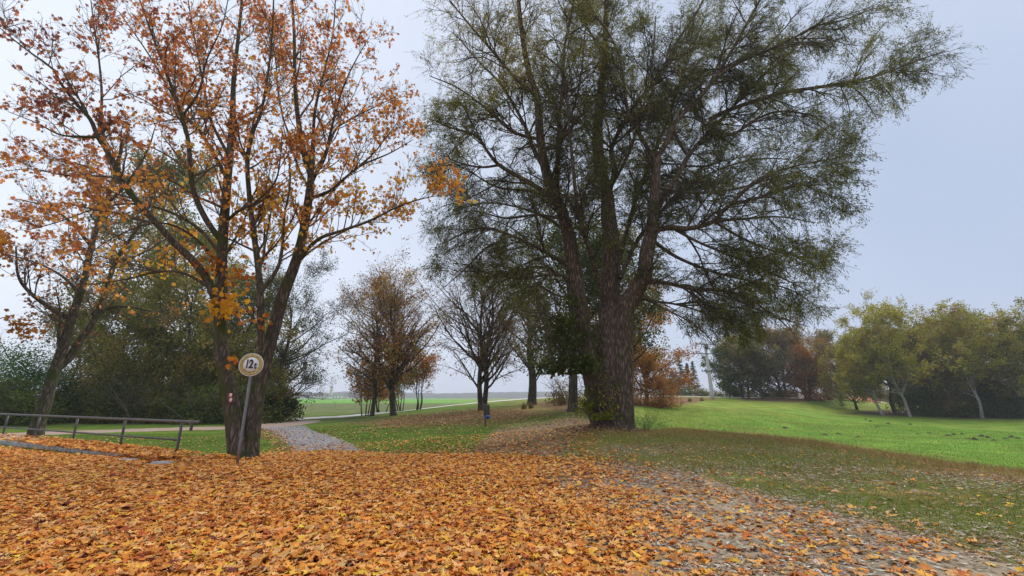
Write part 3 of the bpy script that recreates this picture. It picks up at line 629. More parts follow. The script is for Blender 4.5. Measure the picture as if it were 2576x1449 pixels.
acc = Acc(); add_levels(acc, [(b1p, b1r), (b2p, b2r), (b3p, b3r)], [5, 3, 3])
acc.build('twigs', M_TWIG_DARK, willow, wb)
dn = fbm(b3p[:, -1], .35, 3)
lp, la = along(rs, b3p, 10, .05, 1.0)
dn = fbm(lp, .4, 3); U, V_ = project(lp[:, 0], lp[:, 1], lp[:, 2])
k = rs.rand(len(lp)) < (.22+.95*smooth(.40, .62, dn))
lp = lp[k]; la = la[k]; n_ = len(lp); U = U[k]; V_ = V_[k]; dn = dn[k]
lp = lp+rs.normal(0, .07, (n_, 3))
fld_ = np.clip(.22+.5*smooth(500, 100, V_)*smooth(1700, 1200, U)+.25*smooth(600, 0, V_)*.5+(fbm(lp, .7, 2)-.5)*.9, 0, 1)
colr = palette(rs, n_, [(.13, .14, .035, 3), (.18, .19, .04, 3), (.26, .25, .05, 2.4), (.38, .35, .06, 1.8), (.38, .28, .08, 1.2)], .2, fld_)
ax = norm(la*.9+rs.normal(0, .5, (n_, 3))+np.array([0, 0, -.35]))
leaves(SLIM, lp, ax, rs.normal(0, 1, (n_, 3)), rs.uniform(.11, .20, n_), colr, rs, .15, None, rs.uniform(.8, 1.25, n_)).build('crown', M_LEAF, willow, wb)
print('willow', len(b1p), len(b2p), len(b3p), 'leaves', n_)

# ------------------------------------------------------------------ other trees
def make_tree(name, label, cat, base, H, W, seed, pal, leafn=6000, leaf=.16, crown=.25, lean=(0, 0), trunks=1, tr=None, limbs=16, trop=.10, bark=None, twig=None,
              bare=.0, dens=.5, shape='oval', nsub=6, ntw=5, group=None, spread=.25, bark_s=10, leafshape=QUAD, ang=(40, 78), ptch=.35, jit=1.3):
    rs = np.random.RandomState(seed); base = np.array(base, float); leafn = int(leafn*1.7); leaf = leaf*1.12
    t = thing(name, base, label, cat, group)
    tr = tr or H*.017+.05
    tp = []; trd = []
    for i in range(trunks):
        off = np.array([rs.uniform(-1, 1)*spread*(trunks > 1), rs.uniform(-.5, .5)*spread*(trunks > 1), 0])
        tip = base+off*3+np.array([lean[0]*H, lean[1]*H, H*.93])+np.array([rs.normal(0, .03*H), rs.normal(0, .03*H), 0])*(.5 if trunks == 2 else 1+(trunks > 1))
        b0 = base+off-np.array([0, 0, .15]); ctl = [b0+(tip-b0)*q+np.array([rs.normal(0, .012*H), rs.normal(0, .012*H), 0])*(q > 0) for q in (0, .2, .4, .6, .8, 1)]
        tp.append(resample(ctl, 30)); trd.append(tr*(1-np.linspace(0, 1, 30))**.85+.012)
    tp = np.array(tp); trd = np.array(trd)
    acc = Acc()
    for p, r in zip(tp, trd): trunk_mesh(acc, p, r, bark_s, .06, .35, rs, 40)
    if shape == 'oval': sh = lambda q: np.sqrt(np.clip(1-((q-.42)/.62)**2, .05, 1))
    elif shape == 'round': sh = lambda q: np.sqrt(np.clip(1-((q-.55)/.6)**2, .05, 1))
    elif shape == 'cone': sh = lambda q: 1.05-q
    elif shape == 'fan': sh = lambda q: .55+.45*np.sin(q*3.1)
    else: sh = lambda q: 1-.5*q
    sh2 = lambda tt: sh((tt-crown)/(1-crown))
    l1p, l1r = grow(rs, tp, trd, max(1, limbs//trunks), crown, .97, ang, W*.56, .18, sh2, 9, trop*.6, .10, .5, .012, tip=.25)
    acc.add(*tubes(l1p, l1r, 6)); 
    acc.build('trunk', bark or M_BARK_DARK, t, base, True)
    l2p, l2r = grow(rs, l1p, l1r, nsub, .2, 1, (25, 60), W*.24, .3, lambda q: 1.1-.6*q, 6, trop*.6, .13, .55, .008)
    l2p = np.concatenate([l2p, grow(rs, tp, trd, nsub, max(.5, crown), 1, (20, 50), W*.22, .3, lambda q: 1-.4*q, 6, trop, .12, .4, .01)[0]])
    l2r = np.concatenate([l2r, np.full((len(l2p)-len(l2r), 6), .015)])
    l3p, l3r = grow(rs, l2p, l2r, ntw, .15, 1, (25, 60), W*.10, .3, lambda q: 1.1-.5*q, 4, trop*.4, .15, .6, .006)
    acc = Acc(); add_levels(acc, [(l2p, l2r), (l3p, l3r)], [4, 3])
    acc.build('twigs', twig or M_TWIG, t, base)
    if leafn:
        per = leafn/max(1, len(l3p))*2.2
        lp, la = along(rs, l3p, max(1, per), .2, 1)
        dn = fbm(lp, ptch, 3); pr = np.clip(bare_f(lp, base, H, bare)*(.40+1.6*smooth(.38, .6, dn)*dens*2), 0, 1)
        k = rs.rand(len(lp)) < pr; lp = lp[k]; la = la[k]
        if len(lp) > leafn: s = rs.permutation(len(lp))[:leafn]; lp = lp[s]; la = la[s]
        n_ = len(lp); lp = lp+rs.normal(0, leaf*jit, (n_, 3))
        fd = np.clip(fbm(lp+seed, .5, 2)*1.6-.3, 0, 1)
        leaves(leafshape, lp, rs.normal(0, 1, (n_, 3))+[0, 0, -.4], rs.normal(0, 1, (n_, 3)), leaf*rs.uniform(.6, 1.3, n_), palette(rs, n_, pal, .2, fd), rs).build('crown', M_FAR, t, base)
    return t
def bare_f(p, base, H, bare):
    """bare: share of leaves already lost at the top"""
    q = np.clip((p[:, 2]-base[2])/H, 0, 1); return 1-bare*smooth(.25, .75, q)
def make_bush(name, label, cat, base, W, D, H, seed, pal, n=5000, leaf=.14, group=None, stems=8, leafshape=QUAD, f=.9, open_=.0, z0=.0):
    rs = np.random.RandomState(seed); base = np.array(base, float)
    t = thing(name, base, label, cat, group)
    s0 = base+np.stack([rs.uniform(-.3, .3, stems)*W, rs.uniform(-.3, .3, stems)*D, np.full(stems, -.1)], -1)
    e = base+np.stack([rs.uniform(-.5, .5, stems)*W, rs.uniform(-.5, .5, stems)*D, rs.uniform(.5, .95, stems)*H], -1)
    p = s0[:, None]+(e-s0)[:, None]*np.linspace(0, 1, 8)[None, :, None]+rs.normal(0, .05, (stems, 8, 3))
    r = np.linspace(.05, .012, 8)[None]*np.ones((stems, 1))*(.5+H*.15)
    l2p, l2r = grow(rs, p, r, 8, .2, 1, (25, 65), H*.3, .3, lambda q: 1-.4*q, 5, .08, .15, .5, .006)
    l3p, l3r = grow(rs, l2p, l2r, 5, .1, 1, (25, 65), H*.14, .3, lambda q: 1-.4*q, 4, .05, .15, .5, .005)
    acc = Acc(); add_levels(acc, [(p, r), (l2p, l2r), (l3p, l3r)], [6, 4, 3]); acc.build('stems', M_TWIG, t, base)
    nl = max(7, int(W*H*.6)); nl = min(nl, 40)
    q = rs.normal(0, 1, (nl, 3)); q = norm(q)*(rs.rand(nl, 1)**.4); q[:, 2] = np.abs(q[:, 2])*1.0
    cen = base+q*np.array([W*.40, D*.40, H*.80])+np.array([0, 0, z0*H]); rad_ = rs.uniform(.13, .24, nl)*min(W, H*1.4)
    ix = rs.randint(0, nl, n); d = norm(rs.normal(0, 1, (n, 3)))*(rs.rand(n, 1)**.45)
    pos = cen[ix]+d*rad_[ix][:, None]*np.array([1.1, 1, .8])
    bm = (rs.rand(n) < .25)
    pos[bm] = base+norm(rs.normal(0, 1, (bm.sum(), 3)))*(rs.rand(bm.sum(), 1)**.4)*np.array([W*.48, D*.48, H*.9]); pos[:, 2] = base[2]+np.abs(pos[:, 2]-base[2])
    dn = fbm(pos, f, 3); k = rs.rand(n) < np.clip(.3+1.7*smooth(.35+open_, .6+open_, dn), 0, 1); pos = pos[k]; m = len(pos)
    fd = np.clip(fbm(pos+seed, .6, 2)*1.7-.35, 0, 1)
    leaves(leafshape, pos, rs.normal(0, 1, (m, 3)), rs.normal(0, 1, (m, 3)), leaf*rs.uniform(.6, 1.3, m), palette(rs, m, pal, .22, fd), rs).build('foliage', M_FAR, t, base)
    return t
OLIVE = [(.11, .13, .03, 3), (.18, .19, .042, 3), (.26, .24, .06, 2), (.32, .25, .07, 1.2)]
DKGREEN = [(.08, .11, .025, 3), (.13, .17, .035, 3), (.055, .085, .022, 2), (.10, .11, .03, .6)]
RUST = [(.22, .14, .04, 2), (.34, .17, .04, 3), (.44, .19, .04, 3), (.28, .11, .04, 2)]
RUSTO = [(.38, .20, .04, 3), (.46, .20, .035, 3), (.36, .15, .035, 2), (.24, .12, .035, 1)]
YELG = [(.24, .25, .04, 2), (.40, .37, .05, 3), (.34, .29, .045, 2.5), (.34, .20, .045, 1)]
BROWNISH = [(.15, .12, .065, 2), (.22, .16, .08, 2), (.30, .19, .08, 2), (.19, .165, .08, 1)]
GREENB = [(.04, .09, .03, 2), (.06, .13, .035, 3), (.09, .16, .04, 2)]
# second maple, at the left edge of the lawn
rs = np.random.RandomState(31)
b_ = G(92, 21.5); m2 = thing('maple_tree', b_, 'slanting maple with two dark stems behind the metal railing', 'tree')
mm = [limb([(88, 1100, 21.4), (96, 1065, 21.4), (113, 1016, 21.4), (136, 935, 21.4), (163, 860, 21.4), (180, 800, 21.4), (212, 705, 21.5), (232, 610, 21.6), (262, 520, 21.8), (290, 440, 22), (310, 360, 22.2)], 31, 5, 40),
      limb([(135, 935, 21.5), (180, 892, 21.8), (207, 848, 21.9), (234, 810, 22), (265, 735, 22.2), (290, 660, 22.4), (335, 590, 22.6), (370, 530, 22.8), (395, 460, 23)], 20, 4, 30)]
ml = [limb([(175, 800, 21.4), (120, 770, 21), (70, 730, 20.6), (45, 690, 20.4), (40, 620, 20.2)], 12, 3), limb([(150, 880, 21.4), (148, 830, 21), (152, 790, 20.8), (140, 720, 20.6)], 9, 2),
      limb([(195, 730, 21.4), (150, 690, 21.6), (90, 660, 21.8), (20, 640, 22)], 8, 2), limb([(230, 620, 21.6), (180, 560, 21.2), (120, 520, 20.8), (40, 500, 20.4)], 9, 2),
      limb([(230, 790, 22), (300, 770, 22.4), (370, 780, 22.8), (430, 800, 23.2)], 8, 2), limb([(290, 660, 22.4), (350, 640, 22), (420, 600, 21.6)], 7, 2),
      limb([(262, 520, 21.8), (320, 460, 21.4), (370, 380, 21), (390, 320, 20.8)], 8, 2), limb([(280, 460, 22), (220, 420, 22.4), (150, 400, 22.8)], 7, 2),
      limb([(210, 660, 21.5), (240, 690, 20.8), (200, 620, 20.2), (150, 600, 19.8)], 6, 2)]
acc = Acc()
for p, r in mm: trunk_mesh(acc, p, r, 20, .08, .15, rs, 80)
for p, r in ml: trunk_mesh(acc, p, r, 8, .05, 0, rs, 40)
acc.build('trunk', M_BARK_MAPLE, m2, b_, True)
L0p = np.array([resample(p, 30) for p, r in mm+ml]); L0r = np.array([np.interp(np.linspace(0, 1, 30), np.linspace(0, 1, len(r)), r) for p, r in mm+ml])
b1p, b1r = grow(rs, L0p, L0r, 1.25, .35, 1, (30, 65), 2.6, K=7, trop=.06, wig=.14, ratio=.5)
b2p, b2r = grow(rs, b1p, b1r, 6, .15, 1, (25, 60), 1.2, K=5, trop=.06, wig=.16, ratio=.6)
b3p, b3r = grow(rs, b2p, b2r, 4, .1, 1, (25, 60), .5, K=4, trop=.05, wig=.18, ratio=.7, rmin=.005)
acc = Acc(); add_levels(acc, [(b1p, b1r), (b2p, b2r), (b3p, b3r)], [4, 4, 3]); acc.build('twigs', M_TWIG, m2, b_)
lp, la = along(rs, b3p, 2, .3, 1); dn = fbm(lp, .5, 3); k = rs.rand(len(lp)) < .14+.5*smooth(.5, .7, dn); lp = lp[k]; n_ = len(lp)
leaves(MAPLE_LOW, lp, rs.normal(0, .5, (n_, 3))+[0, 0, -.7], rs.normal(0, 1, (n_, 3)), rs.uniform(.10, .17, n_), palette(rs, n_, [(.62, .30, .05, 2), (.52, .22, .06, 3), (.38, .15, .07, 3), (.27, .11, .07, 2)], .2, np.clip(dn[k]*1.5-.25, 0, 1)), rs, .25).build('crown', M_LEAF, m2, b_)
print('maple2', n_)
def lab(f, *a, **k): return f(*a, **k)
TH = [(q[0]*1.35, q[1]*1.25, q[2]*1.2, q[3]) for q in OLIVE]
for i, (u, Y, W, H, lb) in enumerate(((395, 46, 12, 10.0, 'full rounded olive tree at the centre of the thicket behind the railing'), (255, 46, 11, 8.5, 'rounded olive-brown tree behind the second maple trunk'), (520, 46, 9, 10.5, 'rounded olive tree just left of the front maple trunks'), (655, 47, 6, 7.5, 'low rounded olive tree between the sign and the field'))):
    make_bush('broadleaf_tree', lb, 'tree', G(u, Y), W, 7, H, 250+i, TH, 24000, .2, 'rounded trees of the left thicket', z0=.05)
# thicket behind the gravel path on the left
make_tree('maple_tree', 'orange-leaved tree cut off by the left picture edge', 'tree', G(-455, 17), 9, 8.0, 41, [(.5, .2, .03, 3), (.58, .28, .03, 2), (.35, .10, .03, 2)], 6000, .14, .25, leafshape=MAPLE_LOW, limbs=18, dens=.6)
make_bush('bush', 'bright green rounded bush at the far left edge beyond the railing', 'bush', G(10, 42), 13, 9, 9.0, 42, [(.06, .14, .035, 3), (.09, .19, .045, 3), (.13, .23, .05, 1)], 30000, .16)
make_tree('broadleaf_tree', 'tall olive tree rising above the slanting maple', 'tree', G(330, 52), 33, 13, 43, OLIVE, 12000, .26, .45, leafshape=QUAD, limbs=26, dens=.4, nsub=6, ntw=6)
make_tree('broadleaf_tree', 'broad olive-green tree at the left of the thicket', 'tree', G(270, 50), 13, 15, 44, TH, 15000, .22, .15, limbs=26, dens=.6, nsub=7, ntw=6)
make_tree('broadleaf_tree', 'broad rounded olive tree in the middle of the thicket, left of the front maple', 'tree', G(440, 48), 15.5, 16, 45, TH, 22000, .21, .12, limbs=30, dens=.7, shape='round', nsub=7, ntw=6)
make_tree('broadleaf_tree', 'dense olive tree standing directly behind the trunks of the front maple', 'tree', G(590, 48), 15, 12, 46, TH, 15000, .21, .1, limbs=28, dens=.6, nsub=7, ntw=6)
make_tree('broadleaf_tree', 'bare thin-twigged tree peeking over the thicket between the maple trunks', 'tree', G(640, 52), 19, 8, 47, OLIVE, 500, .15, .35, limbs=18, bare=.8, trop=.25, ang=(15, 40), twig=M_TWIG_GREY)
make_tree('broadleaf_tree', 'round fine-twigged grey-green tree at the right end of the thicket', 'tree', G(705, 50), 15.5, 13, 48, [(.06, .075, .035, 3), (.085, .10, .045, 3), (.11, .12, .05, 2)], 13000, .13, .12, limbs=34, dens=.45, shape='round', trop=.12, nsub=8, ntw=7, twig=M_TWIG_GREY)
make_tree('broadleaf_tree', 'pale brown half bare tree at the back left of the thicket', 'tree', G(170, 55), 12, 10, 50, BROWNISH, 6000, .18, .2, limbs=22, dens=.4)
for i, (u, Y, W, H, pal, lb) in enumerate((
   (130, 44, 9, 5.5, DKGREEN, 'dark shrub at the left end of the undergrowth by the gravel path'),
   (235, 43, 9, 4.6, DKGREEN, 'dark green shrub left of the yellowish ones in the undergrowth'),
   (290, 42.5, 7, 5.4, [(.05, .07, .02, 2), (.10, .12, .025, 3), (.13, .13, .03, 1)], 'light yellow-green shrub in the undergrowth behind the railing'),
   (360, 43, 9, 4.0, DKGREEN, 'low dark shrub below the rounded olive tree'),
   (405, 42, 8, 5.2, [(.05, .06, .02, 2), (.12, .12, .025, 3), (.16, .14, .03, 1)], 'yellowing shrub in front of the rounded olive tree'),
   (480, 42, 9, 4.4, DKGREEN, 'dark shrub at the path left of the front maple'),
   (545, 41, 8, 4.8, DKGREEN, 'dark shrub seen just left of the maple trunks'),
   (640, 41, 7, 4.6, DKGREEN, 'dark shrub between maple trunks and round sign pole'),
   (690, 42, 5, 4.6, [(.03, .05, .018, 3), (.06, .07, .02, 2), (.20, .14, .03, .5)], 'dark shrub with a few yellow leaves at the right end of the undergrowth'),
   (30, 38, 8, 5.0, DKGREEN, 'dark shrub beneath the bright green bush at the left edge'))):
    make_bush('shrub', lb, 'shrub', G(u, Y), W*1.1, 5, H*.9, 60+i, [(q[0]*1.15, q[1]*1.1, q[2], q[3]) for q in pal], 13000, .17, 'undergrowth along the gravel path')
# row of trees by the road
ROW = 'trees between the lawn and the pale road'
make_tree('lime_tree', 'slim half bare tree with sparse brown leaves, leftmost of the row by the road', 'tree', G(935, 50), 15.4, 9.5, 71, RUST+[(.45, .32, .06, 4)], 2600, .17, .16, limbs=60, bare=.45, dens=.35, trop=.04, nsub=7, ntw=7, tr=.24, twig=M_TWIG_BROWN, group=ROW, ang=(45, 75))
make_tree('lime_tree', 'tree with rusty leaves up its trunk, second from the left by the road', 'tree', G(989, 49), 15.7, 11.5, 72, RUST+[(.50, .36, .06, 6)], 6500, .18, .13, limbs=70, bare=.35, dens=.5, trop=.08, nsub=8, ntw=7, tr=.34, twig=M_TWIG_BROWN, group=ROW, ang=(35, 65))
make_tree('lime_tree', 'nearly bare dark tree with two close trunks beyond the blue bag', 'tree', G(1214, 47), 16.8, 14.5, 73, BROWNISH+RUST[:2], 3000, .17, .14, limbs=80, bare=.8, dens=.4, trop=.10, trunks=2, spread=.42, nsub=9, ntw=7, tr=.29, twig=M_TWIG_BROWN, group=ROW, ang=(30, 72))
make_tree('lime_tree', 'thick gnarled tree with dark leaf tufts beside the rising road', 'tree', G(1338, 60), 19, 13, 74, OLIVE+BROWNISH, 5200, .22, .15, limbs=26, bare=.2, dens=.4, trop=.12, nsub=7, ntw=6, tr=.62, group=ROW, ang=(30, 60))
make_tree('oak_tree', 'dark-trunked green and yellow tree half hidden left of the willow', 'tree', G(1441, 38), 17, 12, 75, [(.045, .075, .02, 3), (.07, .10, .022, 3), (.16, .16, .03, 1.5)], 15000, .17, .22, limbs=34, dens=.6, trop=.04, nsub=7, ntw=6, tr=.42, group=ROW)
make_tree('oak_tree', 'green-yellow leafy tree standing close behind the willow trunks', 'tree', G(1560, 42), 15, 12, 76, [(.06, .085, .02, 3), (.13, .14, .03, 3), (.26, .20, .03, 1.5)], 14000, .18, .18, limbs=32, dens=.6, nsub=7, ntw=6)
make_tree('oak_tree', 'orange-brown tree right of the willow trunk', 'tree', G(1630, 66), 14, 14, 77, RUSTO, 15000, .24, .1, limbs=30, dens=.6, nsub=7, ntw=6)
make_bush('shrub', 'rust-coloured bush at the foot of the orange-brown tree', 'shrub', G(1650, 62), 9, 5, 5.2, 78, RUSTO, 9000, .2)
make_bush('shrub', 'dull brown bush behind the dark trunk left of the willow', 'shrub', G(1425, 52), 6, 4, 4.2, 79, BROWNISH+RUST[:1], 3500, .16)
for i, (u, Y, H, W, pal, lb, nl) in enumerate((
    (918, 54, 5.6, 4.6, RUST, 'small rusty multi-stemmed bush left of the slim tree by the road', 2600),
    (958, 66, 4.6, 4.2, YELG, 'low yellowish bush between the two leftmost road trees', 1600),
    (1012, 62, 5.4, 4, OLIVE, 'small green multi-stemmed bush right of the rusty tree', 2000),
    (1052, 64, 7.0, 5.5, RUST, 'tall brown bush of thin straight stems beyond the road', 3000))):
    make_tree('shrub', lb, 'shrub', G(u, Y), H, W, 80+i, pal, nl, .2, .3, trunks=5, spread=.7, tr=.06, limbs=30, dens=.5, trop=.15, nsub=5, ntw=5, group='bushes by the pale road')
# embankment trees on the right
EMB = 'trees on the far embankment'
make_bush('shrub', 'pale green round bush left of the dark conifers', 'shrub', G(1690, 120), 9, 7, 8.5, 90, [(.07, .11, .05, 3), (.10, .14, .06, 2)], 5000, .3)
def conifer(u, Y, H, W, seed, lb):
    rs = np.random.RandomState(seed); b = G(u, Y); t = thing('spruce_tree', b, lb, 'conifer', 'dark conifers beyond the embankment')
    tp = np.array([resample([b-[0, 0, .3], b+[0, 0, H*.5], b+[rs.normal(0, .1), 0, H]], 20)]); trd = np.linspace(.22, .02, 20)[None]
    acc = Acc(); acc.add(*tubes(tp, trd, 8))
    l1p, l1r = grow(rs, tp, trd, 120, .12, .99, (75, 100), W*.55, .15, lambda q: 1.05-q, 6, -.02, .05, .4, .01)
    acc.add(*tubes(l1p, l1r, 4)); acc.build('trunk', M_BARK_DARK, t, b)
    lp, la = along(rs, l1p, 34, .05, 1); n = len(lp); lp = lp+rs.normal(0, .12, (n, 3))*[1, 1, .8]
    leaves(SLIM, lp, la+rs.normal(0, .5, (n, 3))-[0, 0, .4], rs.normal(0, 1, (n, 3)), rs.uniform(.35, .7, n), palette(rs, n, [(.016, .032, .022, 3), (.028, .05, .03, 2)], .2), rs).build('crown', M_FAR, t, b)
conifer(1722, 150, 14, 6, 91, 'leftmost dark spruce beyond the embankment, left of the power pole')
conifer(1740, 150, 11.5, 5.5, 92, 'shorter middle spruce between two others left of the power pole')
conifer(1755, 155, 12.5, 6, 93, 'dark spruce nearest to the power pole on its left')
make_bush('hedge', 'low grey-green hedge below the spruces beyond the embankment', 'hedge', G(1735, 125), 24, 4, 3.2, 94, OLIVE, 6000, .3, stems=20)
specs = [(1842, 94, 11.5, 9, DKGREEN, 'dark green tree just right of the leaning power pole', 9000, .08),
 (1874, 93, 14.5, 9, OLIVE, 'green tree with a slightly slanting trunk, second right of the power pole', 8500, .14),
 (1890, 90, 13, 9, OLIVE+BROWNISH, 'olive tree in the middle of the embankment group', 8500, .12),
 (1925, 88, 10, 10, [(.06, .065, .03, 3), (.10, .09, .035, 3)], 'low broad olive-brown tree on the embankment foot', 8000, .08),
 (1968, 95, 17.5, 12, BROWNISH, 'tall grey-brown half bare tree on the embankment', 8500, .08),
 (1990, 97, 18, 12, BROWNISH+RUST[:2], 'tall brown tree beside the grey-brown one on the embankment', 9500, .08),
 (2035, 96, 15, 12, RUST+YELG[:2], 'ochre tree behind the small orange oak on the embankment', 9500, .06),
 (2090, 104, 15.5, 12, RUST[:2]+OLIVE, 'brown-olive tree at the right end of the embankment', 9500, .06)]
for i, (u, Y, H, W, pal, lb, nl, cr) in enumerate(specs):
    make_tree('broadleaf_tree', lb, 'tree', G(u, Y), H*.84, W, 100+i, pal, int(nl*.8), .24, cr, jit=.9, ptch=.5, limbs=30, dens=.55, nsub=7, ntw=6, group=EMB, bare=.1 if i not in (4,) else .6)
make_tree('oak_tree', 'small bright orange oak on the embankment', 'tree', G(2046, 92), 9.5, 8.5, 110, RUSTO+[(.40, .20, .03, 2)], 6000, .24, .12, limbs=26, dens=.6, group=EMB)
for i, (u, Y, W, H, pal, lb) in enumerate(((1845, 97, 8, 4, DKGREEN, 'dark green bush right of the leaning power pole'), (1875, 97, 10, 4.0, OLIVE, 'low green scrub between the first embankment trees'),
   (1935, 94, 9, 4.5, OLIVE, 'olive scrub at the foot of the low broad tree'), (1980, 99, 10, 4.6, BROWNISH, 'brown scrub below the tall grey-brown tree'), (2062, 95, 9, 5.0, RUSTO, 'orange scrub right of the small orange oak'), (2105, 108, 12, 6, BROWNISH+OLIVE, 'brown-olive scrub at the right end of the embankment'))):
    make_bush('shrub', lb, 'shrub', G(u, Y), W, 5, H*.7, 230+i, pal, 3500, .24, 'scrub on the embankment')
# birch grove on the right
GR = 'trees of the birch grove on the right'
specs = [(2222, 76, 16, 8, YELG, 'leaning birch with a white trunk at the left edge of the grove', -.11, M_BIRCH, .4),
 (2290, 74, 18.5, 13, YELG, 'tall yellow-green birch with the most visible white leaning trunk', -.20, M_BIRCH, .35),
 (2160, 84, 13, 11, YELG+BROWNISH, 'thin yellow-brown tree at the left of the grove over the field track', .0, M_BARK_DARK, .2),
 (2255, 80, 14.5, 9, OLIVE+RUST[:1], 'dark leaning tree between the two leftmost white birches', -.10, M_BARK_DARK, .3),
 (2350, 80, 15.0, 11, OLIVE+BROWNISH, 'grey-olive tree right of the tall birch in the grove', -.05, M_BARK_DARK, .2),
 (2400, 78, 15.5, 11, BROWNISH+YELG[:2], 'dark-stemmed brownish tree in the middle of the grove', -.06, M_BARK_DARK, .25),
 (2470, 74, 18.0, 12, YELG, 'yellow birch with a thin white trunk in the right half of the grove', -.06, M_BIRCH, .35),
 (2430, 84, 19, 10, OLIVE+YELG[:1], 'green-topped tree at the back of the grove', .0, M_BARK_DARK, .3),
 (2530, 80, 18.5, 12, YELG+RUST[:1], 'tall yellow-ochre tree near the right picture edge', .0, M_BARK_DARK, .3),
 (2600, 74, 17, 13, YELG+OLIVE[:2], 'birch with a slanting white limb at the right picture edge', -.12, M_BIRCH, .3),
 (2660, 76, 16, 13, OLIVE, 'olive tree partly outside the right picture edge', 0, M_BARK_DARK, .25)]
for i, (u, Y, H, W, pal, lb, ln_, bk, cr) in enumerate(specs):
    make_tree('birch_tree' if bk is M_BIRCH else 'broadleaf_tree', lb, 'tree', G(u, Y), H*(.80, .88, .76, .86, .82, .78, .88, .92, .84, .88, .80)[i], W*1.15, 120+i, pal, 13000, .22, cr*.65, ptch=.55, jit=.9, lean=(ln_, 0), limbs=30, dens=.55, nsub=7, ntw=6, group=GR, bark=bk, tr=.21 if bk is M_BIRCH else None)
for i, (u, Y, W, H, pal, lb) in enumerate((
   (2325, 79, 13, 8.5, DKGREEN, 'dark undergrowth bush right of the tall white birch'),
   (2385, 78, 14, 9.5, DKGREEN+BROWNISH[:1], 'dark brown-green bush in the middle of the grove'),
   (2450, 79, 13, 9, DKGREEN, 'dark bush left of the thin white birch trunk'),
   (2545, 76, 11, 8, [(.05, .09, .02, 3), (.08, .13, .03, 2), (.12, .15, .03, 1)], 'bright green rounded bush at the right end of the grove'),
   (2640, 78, 13, 9, DKGREEN, 'dark bush outside the right picture edge'),
   (2500, 82, 13, 10, DKGREEN, 'dark bush behind the bright green bush'))):
    make_bush('shrub', lb, 'shrub', G(u, Y), W, 6, H*.85, 140+i, pal, 13000, .22, 'undergrowth of the birch grove')
bk_ = G(2350, 100)
for i, (u, Y) in enumerate(((2140, 150), (2200, 140), (2270, 120), (2340, 115), (2420, 110), (2500, 105), (2580, 105))):
    make_bush('shrub', 'hazy grey-green thicket far behind the grove, number %s from the left' % ['first', 'second', 'third', 'fourth', 'fifth', 'sixth', 'seventh'][i], 'shrub', G(u, Y), 20, 8, 9 if i > 1 else 6, 160+i, BROWNISH+OLIVE, 6000, .35, 'thicket behind the birch grove')
# growth around the willow foot
make_bush('shrub', 'yellow-green sapling shoots growing between the willow trunks', 'shrub', P(1510, 985, 20.2)-[0, 0, 1.2], 2.2, 1.4, 2.7, 180, [(.20, .22, .03, 3), (.40, .34, .04, 3)], 1900, .10, leafshape=OVAL)
make_bush('shrub', 'leafy dark green growth clinging to the left willow stem', 'shrub', P(1432, 940, 20.2), 3.6, 2.6, 4.8, 181, [(.08, .10, .025, 3), (.13, .15, .035, 3), (.20, .20, .04, 2)], 5500, .13, leafshape=OVAL)
rs = np.random.RandomState(182); b_ = G(1612, 20); t = thing('twiggy_bush', b_, 'bare twiggy little bush right of the willow foot', 'bush')
s0 = np.repeat(b_[None], 26, 0)+rs.normal(0, .25, (26, 3))*[1, 1, 0]
pth, prd = grow(rs, np.stack([s0-[0, 0, .1], s0], 1), np.full((26, 2), .015), 1, .9, 1, (15, 75), .85, K=7, trop=.0, wig=.14, ratio=.6, shape=lambda t: 1+0*t)
p2, r2 = grow(rs, pth, prd, 5, .3, 1, (20, 50), .4, K=4, trop=.02, wig=.15)
acc = Acc(); add_levels(acc, [(pth, prd), (p2, r2)], [4, 3]); acc.build('twigs', M_TWIG, t, b_)
lp, la = along(rs, p2, 1.5); n_ = len(lp); leaves(SLIM, lp, rs.normal(0, 1, (n_, 3)), rs.normal(0, 1, (n_, 3)), np.full(n_, .09), palette(rs, n_, OLIVE, .2), rs).build('leaves', M_LEAF, t, b_)

# ------------------------------------------------------------------ leaf carpet, fallen leaves
rs = np.random.RandomState(7)
LEAFPAL = [(.78, .43, .16, 3.0), (.76, .35, .075, 3.8), (.70, .26, .04, 3.6), (.54, .16, .03, 2.2), (.46, .25, .10, 1.4), (.80, .45, .06, 1.0), (.38, .09, .03, .9), (.18, .04, .035, .45), (.80, .50, .04, .3)]
def scatter(n, rmin, rmax, amax=57):
    r = np.sqrt(rs.uniform(rmin**2, rmax**2, n)); a = np.radians(rs.uniform(-amax, amax, n)); x = r*np.sin(a); y = r*np.cos(a)
    z = height(x, y); u, v = project(x, y, z); return x, y, z, u, v
x, y, z, u, v = scatter(300000, 3.3, 22)
N1 = n2(x, y, .5, 4); N4 = n2(x, y, 1.6, 3, 2.)
m = np.where(u > 1450, inpoly(u, v+(N1-.5)*50+10, E_LEAF, 70), inpoly(u, v+(N1-.5)*14, E_LEAF, 10))
full = 1-smooth(1100, 1900, u+(1350-v)*.55+(N1-.5)*350)
d = m*(.17+.83*full**1.4)*(.45+.9*smooth(.3, .6, N4)+full); d = d*np.where((u > 1350) & (v < 1230), .45, 1)
d = np.maximum(d, .05*(u < 1500)*(v < 1165)); d = np.maximum(d, .014*(u > 1500))
k = (rs.rand(len(x)) < d) & (v < 1560) & (v > 1060) & ~((u > 1650) & (y > 17))
x, y, z, u, v, N4 = x[k], y[k], z[k], u[k], v[k], N4[k]; n_ = len(x)
fl = np.clip(full[k], 0, 1)
pos = np.stack([x, y, z+.012+rs.rand(n_)*.045*fl], -1)
th = rs.uniform(0, 2*math.pi, n_); tilt = .08+.24*rs.rand(n_)**2
nrm = np.stack([rs.normal(0, 1, n_)*tilt, rs.normal(0, 1, n_)*tilt, np.ones(n_)], -1)
